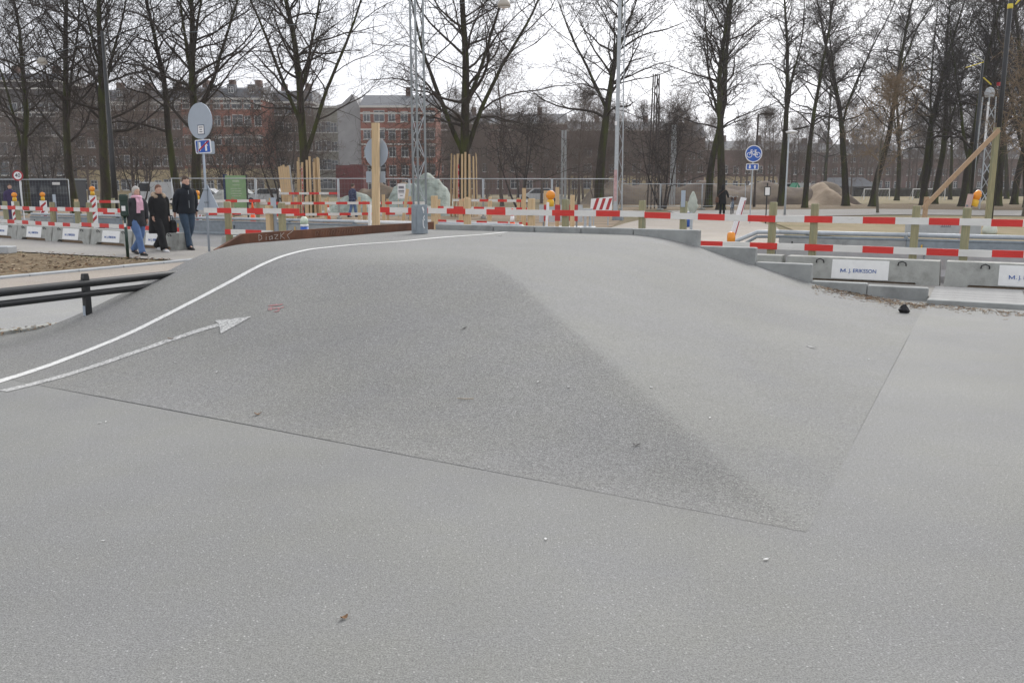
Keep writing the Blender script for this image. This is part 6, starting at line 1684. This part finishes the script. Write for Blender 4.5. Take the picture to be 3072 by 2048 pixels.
# ---- bicycle
bk = thing('bicycle', 'upright bicycle with front basket pushed by the woman in black', 'bicycle', pw + Vector((0.62, 0.15, 0)), math.pi - 0.35)
for y, nm in ((0.52, 'rear'), (-0.53, 'front')):
    w = MB()
    n = 26; 
    rgs = []
    for i in range(n + 1):
        a = 2 * math.pi * i / n
        rgs.append((0, y + 0.33 * math.cos(a), 0.345 + 0.33 * math.sin(a)))
    w.tube(rgs, 0.018, 6, cap=False)
    wo = w.build('wheel', INK, bk)
    sp_ = MB()
    for i in range(14): sp_.beam((0, y, 0.345), (0, y + 0.32 * math.cos(2 * math.pi * i / 14), 0.345 + 0.32 * math.sin(2 * math.pi * i / 14)), 0.004, 0.004)
    stuff(sp_.build('spokes', GALV, wo))
    MB().tube([(0, y + 0.36 * math.cos(a), 0.345 + 0.36 * math.sin(a)) for a in [rad(10 + k * 16) for k in range(11)]], 0.022, 6).build('mudguard', GALV, bk)
fr_ = MB()
for a, c in (((0, -0.53, 0.345), (0, -0.40, 0.90)), ((0, -0.42, 0.80), (0, 0.05, 0.32)), ((0, -0.43, 0.72), (0, 0.12, 0.5)), ((0, 0.05, 0.32), (0, 0.20, 0.88)), ((0, 0.05, 0.32), (0, 0.52, 0.345)), ((0, 0.17, 0.70), (0, 0.52, 0.345))): fr_.tube([a, c], 0.018, 6)
fr_.build('frame', mat('bicycle_blue', (0.08, 0.13, 0.2), 0.4, 0.1, 5), bk)
MB().tube([(-0.28, -0.22, 1.0), (-0.24, -0.36, 1.04), (0, -0.42, 1.0), (0.24, -0.36, 1.04), (0.28, -0.22, 1.0)], 0.014, 6).build('handlebar', GALV, bk)
MB().tube([(0, -0.40, 0.88), (0, -0.42, 1.01)], 0.016, 6).build('stem', GALV, bk)
MB().rings([[(x * w, 0.22 + y * w * 1.4, z) for x, y in ((-1, -0.4), (-0.5, -1), (0.5, -1), (1, -0.4), (1, 1), (-1, 1))] for z, w in ((0.87, 0.07), (0.91, 0.09), (0.93, 0.08))]).build('saddle', INK, bk)
MB().rings([[(x, -0.62 + y, z) for x, y in ((-w, -w * 0.8), (w, -w * 0.8), (w, w * 0.8), (-w, w * 0.8))] for z, w in ((0.80, 0.14), (1.02, 0.18))]).build('basket', BAG_B, bk)
MB().box(-0.06, 0.06, 0.38, 0.72, 0.70, 0.72).build('luggage_rack', GALV_D, bk)

# ================================================================== litter and leaves on the asphalt
LEAF = mat('dead_leaf', (0.22, 0.13, 0.07), 0.9, 0.25, 30); PAPER = mat('paper_scrap', (0.7, 0.7, 0.68), 0.8, 0.06, 20); STRAW = mat('dry_straw', (0.34, 0.27, 0.18), 0.9, 0.2, 20)
def on_surf(px, py, up=0.004):
    t, s = surf(px, py); v = W(t, s); v.z = zr_all(s, t) + up
    return v
def scrap(px, py, L, w, m, name, label, cat, rz, curl=0.3, group=None):
    b_ = MB(); n = 6
    rr2 = random.Random(px)
    for i in range(n + 1):
        u = i / n; ww = w * math.sin(math.pi * min(0.97, max(0.05, u))) ** 0.6
        zc = curl * L * (u - 0.5) ** 2
        b_.v += [(L * (u - 0.5), -ww / 2, zc + 0.002 + 0.1 * w * rr2.random()), (L * (u - 0.5), 0, zc), (L * (u - 0.5), ww / 2, zc + 0.002 + 0.1 * w * rr2.random())]
    for i in range(n):
        for j in range(2):
            a = i * 3 + j; b_.f.append((a, a + 1, a + 4, a + 3)); b_.m.append(0)
    k = len(b_.v); b_.v += [(x, y, z + 0.0012) for x, y, z in b_.v]; b_.f += [tuple(i + k for i in reversed(f_)) for f_ in b_.f]; b_.m += [0] * len(b_.m)
    o = b_.build(name, m, None, True, on_surf(px, py), rz)
    return tag(o, label, cat, group)
scrap(774, 1246, 0.05, 0.03, LEAF, 'dead_leaf', 'curled brown leaf below the middle of the tar joint', 'leaf', 0.3, 1.2)
scrap(1033, 1857, 0.032, 0.022, LEAF, 'dead_leaf', 'reddish brown leaf lying alone on the open foreground asphalt', 'leaf', 0.8, 1.0)
scrap(512, 1018, 0.06, 0.02, LEAF, 'dead_leaf', 'tiny brown leaf beside the painted arrow shaft', 'leaf', 0.1, 0.6)
scrap(1910, 1336, 0.045, 0.018, INK, 'dark_scrap', 'small black scrap on the shaded slope', 'scrap', 0.1, 0.6)
scrap(1392, 987, 0.045, 0.025, INK, 'dark_scrap', 'small grey-black scrap high on the front slope', 'scrap', 0.2, 0.9)
scrap(2435, 1043, 0.10, 0.025, PAPER, 'paper_scrap', 'white paper strip on the right-hand slope', 'scrap', -0.6, 0.3)
scrap(1500, 694 + 14, 0.10, 0.05, PAPER, 'paper_scrap', 'white paper scrap at the end of the painted line', 'scrap', 0.2, 0.3)
tag(MB().tube([on_surf(1372, 1197, 0.006), on_surf(1398, 1200, 0.008), on_surf(1421, 1198, 0.006)], 0.0025, 5).build('dry_twig', STRAW), 'short dry twig lying across the front slope', 'twig')
rg = random.Random(77); rs = []
for i in range(6):
    z = 0.11 * i / 5; w = (0.06, 0.075, 0.07, 0.055, 0.04, 0.015)[i]
    rs.append([(w * math.cos(a) * (0.7 + 0.6 * rg.random()), w * 0.7 * math.sin(a) * (0.7 + 0.6 * rg.random()), z) for a in [2 * math.pi * j / 9 for j in range(9)]])
tag(MB().rings(rs).build('crumpled_bag', mat('black_plastic', (0.008, 0.008, 0.009), 0.6, 0.3, 9, spec=0.3), None, False, on_surf(2711, 938, 0.0)), 'crumpled black plastic bag on the asphalt before the kerb', 'bag')
specks = [(300, 1271), (318, 1267), (311, 1625), (1637, 1619), (2298, 1680), (1614, 1147), (1706, 1163), (2606, 1079), (2549, 917), (527, 1088), (1954, 1164), (2952, 931), (650, 1118), (2130, 1255)]
for px, py in specks:
    scrap(px, py, 0.018 + 0.014 * rg.random(), 0.008 + 0.006 * rg.random(), PAPER, 'paper_fleck', 'tiny white paper fleck trodden into the asphalt', 'fleck', rg.uniform(0, 3), 0.2, 'white flecks on the asphalt')
# twigs and straw swept along the kerb
b_ = MB()
for i in range(520):
    u = rg.random(); px = 2440 + 330 * u; py0 = 846 + 62 * u
    py = py0 + 6 + abs(rg.gauss(0, 9)) * (1.0 if u < 0.85 else 0.6) + 4
    v = on_surf(px, py, 0.004); a = rg.uniform(0, 6.28); L = rg.uniform(0.02, 0.11)
    e = v + Vector((math.cos(a) * L, math.sin(a) * L, rg.uniform(0, 0.02)))
    b_.beam(v, e, 0.005, 0.004, rg.randrange(3))
for i in range(260):
    px = rg.uniform(2760, 3090); py = 908 + 30 * (px - 2780) / 292 + abs(rg.gauss(0, 7)) + 2
    v = on_surf(px, py, 0.004); a = rg.uniform(0, 6.28); L = rg.uniform(0.015, 0.08)
    b_.beam(v, v + Vector((math.cos(a) * L, math.sin(a) * L, rg.uniform(0, 0.012))), 0.005, 0.004, rg.randrange(3))
o = stuff(b_.build('swept_twigs', [STRAW, LEAF, mat('dark_twig', (0.09, 0.06, 0.04), 0.9, 0.2, 20)])); o['label'] = 'dry twigs and straw swept against the low kerb'; o['category'] = 'twigs'
# leaf litter on the bed and along the ramp's left foot
b_ = MB()
def leaf_at(v, s_, m):
    a = rg.uniform(0, 6.28); c, s2 = math.cos(a) * s_, math.sin(a) * s_; t = rg.uniform(-0.5, 0.5) * s_
    b_.add([v + Vector((c, s2, t)), v + Vector((-s2 * 0.6, c * 0.6, 0.3 * s_)), v + Vector((-c, -s2, -t * 0.3)), v + Vector((s2 * 0.6, -c * 0.6, 0.2 * s_))], [(0, 1, 2, 3)], m)
for i in range(5200):
    t = -15.45 - 16 * rg.random() ** 1.3; s = rg.uniform(4, 13.4)
    p_ = W(t, s); leaf_at(Vector((p_.x, p_.y, 0.05 + 0.03 * rg.random())), rg.uniform(0.02, 0.055), rg.randrange(3))
for i in range(420):
    t = -9.38 + rg.gauss(0, 0.12); s = rg.uniform(3.5, 8.5)
    if t < -9.75 or t > -9.06: continue
    p_ = W(t, s); leaf_at(Vector((p_.x, p_.y, 0.03 + 0.01 * rg.random())), rg.uniform(0.01, 0.035), rg.randrange(3))
o = stuff(b_.build('fallen_leaves', [LEAF, STRAW, MT['dark_twig']])); o['label'] = 'brown fallen leaves scattered over the bed and lane edge'; o['category'] = 'leaves'

# ================================================================== the air
hz = MB().box(-905, 905, -65, 1105, -1.1, 27.0).build('haze', mat('haze_unused', (1, 1, 1)))
hm = bpy.data.materials.new('haze_air'); hm.use_nodes = True
hn = hm.node_tree.nodes; hn.clear()
ho = hn.new('ShaderNodeOutputMaterial'); hv = hn.new('ShaderNodeVolumePrincipled')
hv.inputs['Color'].default_value = (0.9, 0.92, 0.96, 1); hv.inputs['Density'].default_value = 0.00042; hv.inputs['Anisotropy'].default_value = 0.2
hm.node_tree.links.new(hv.outputs[0], ho.inputs['Volume'])
hz.data.materials.clear(); hz.data.materials.append(hm)
stuff(hz)
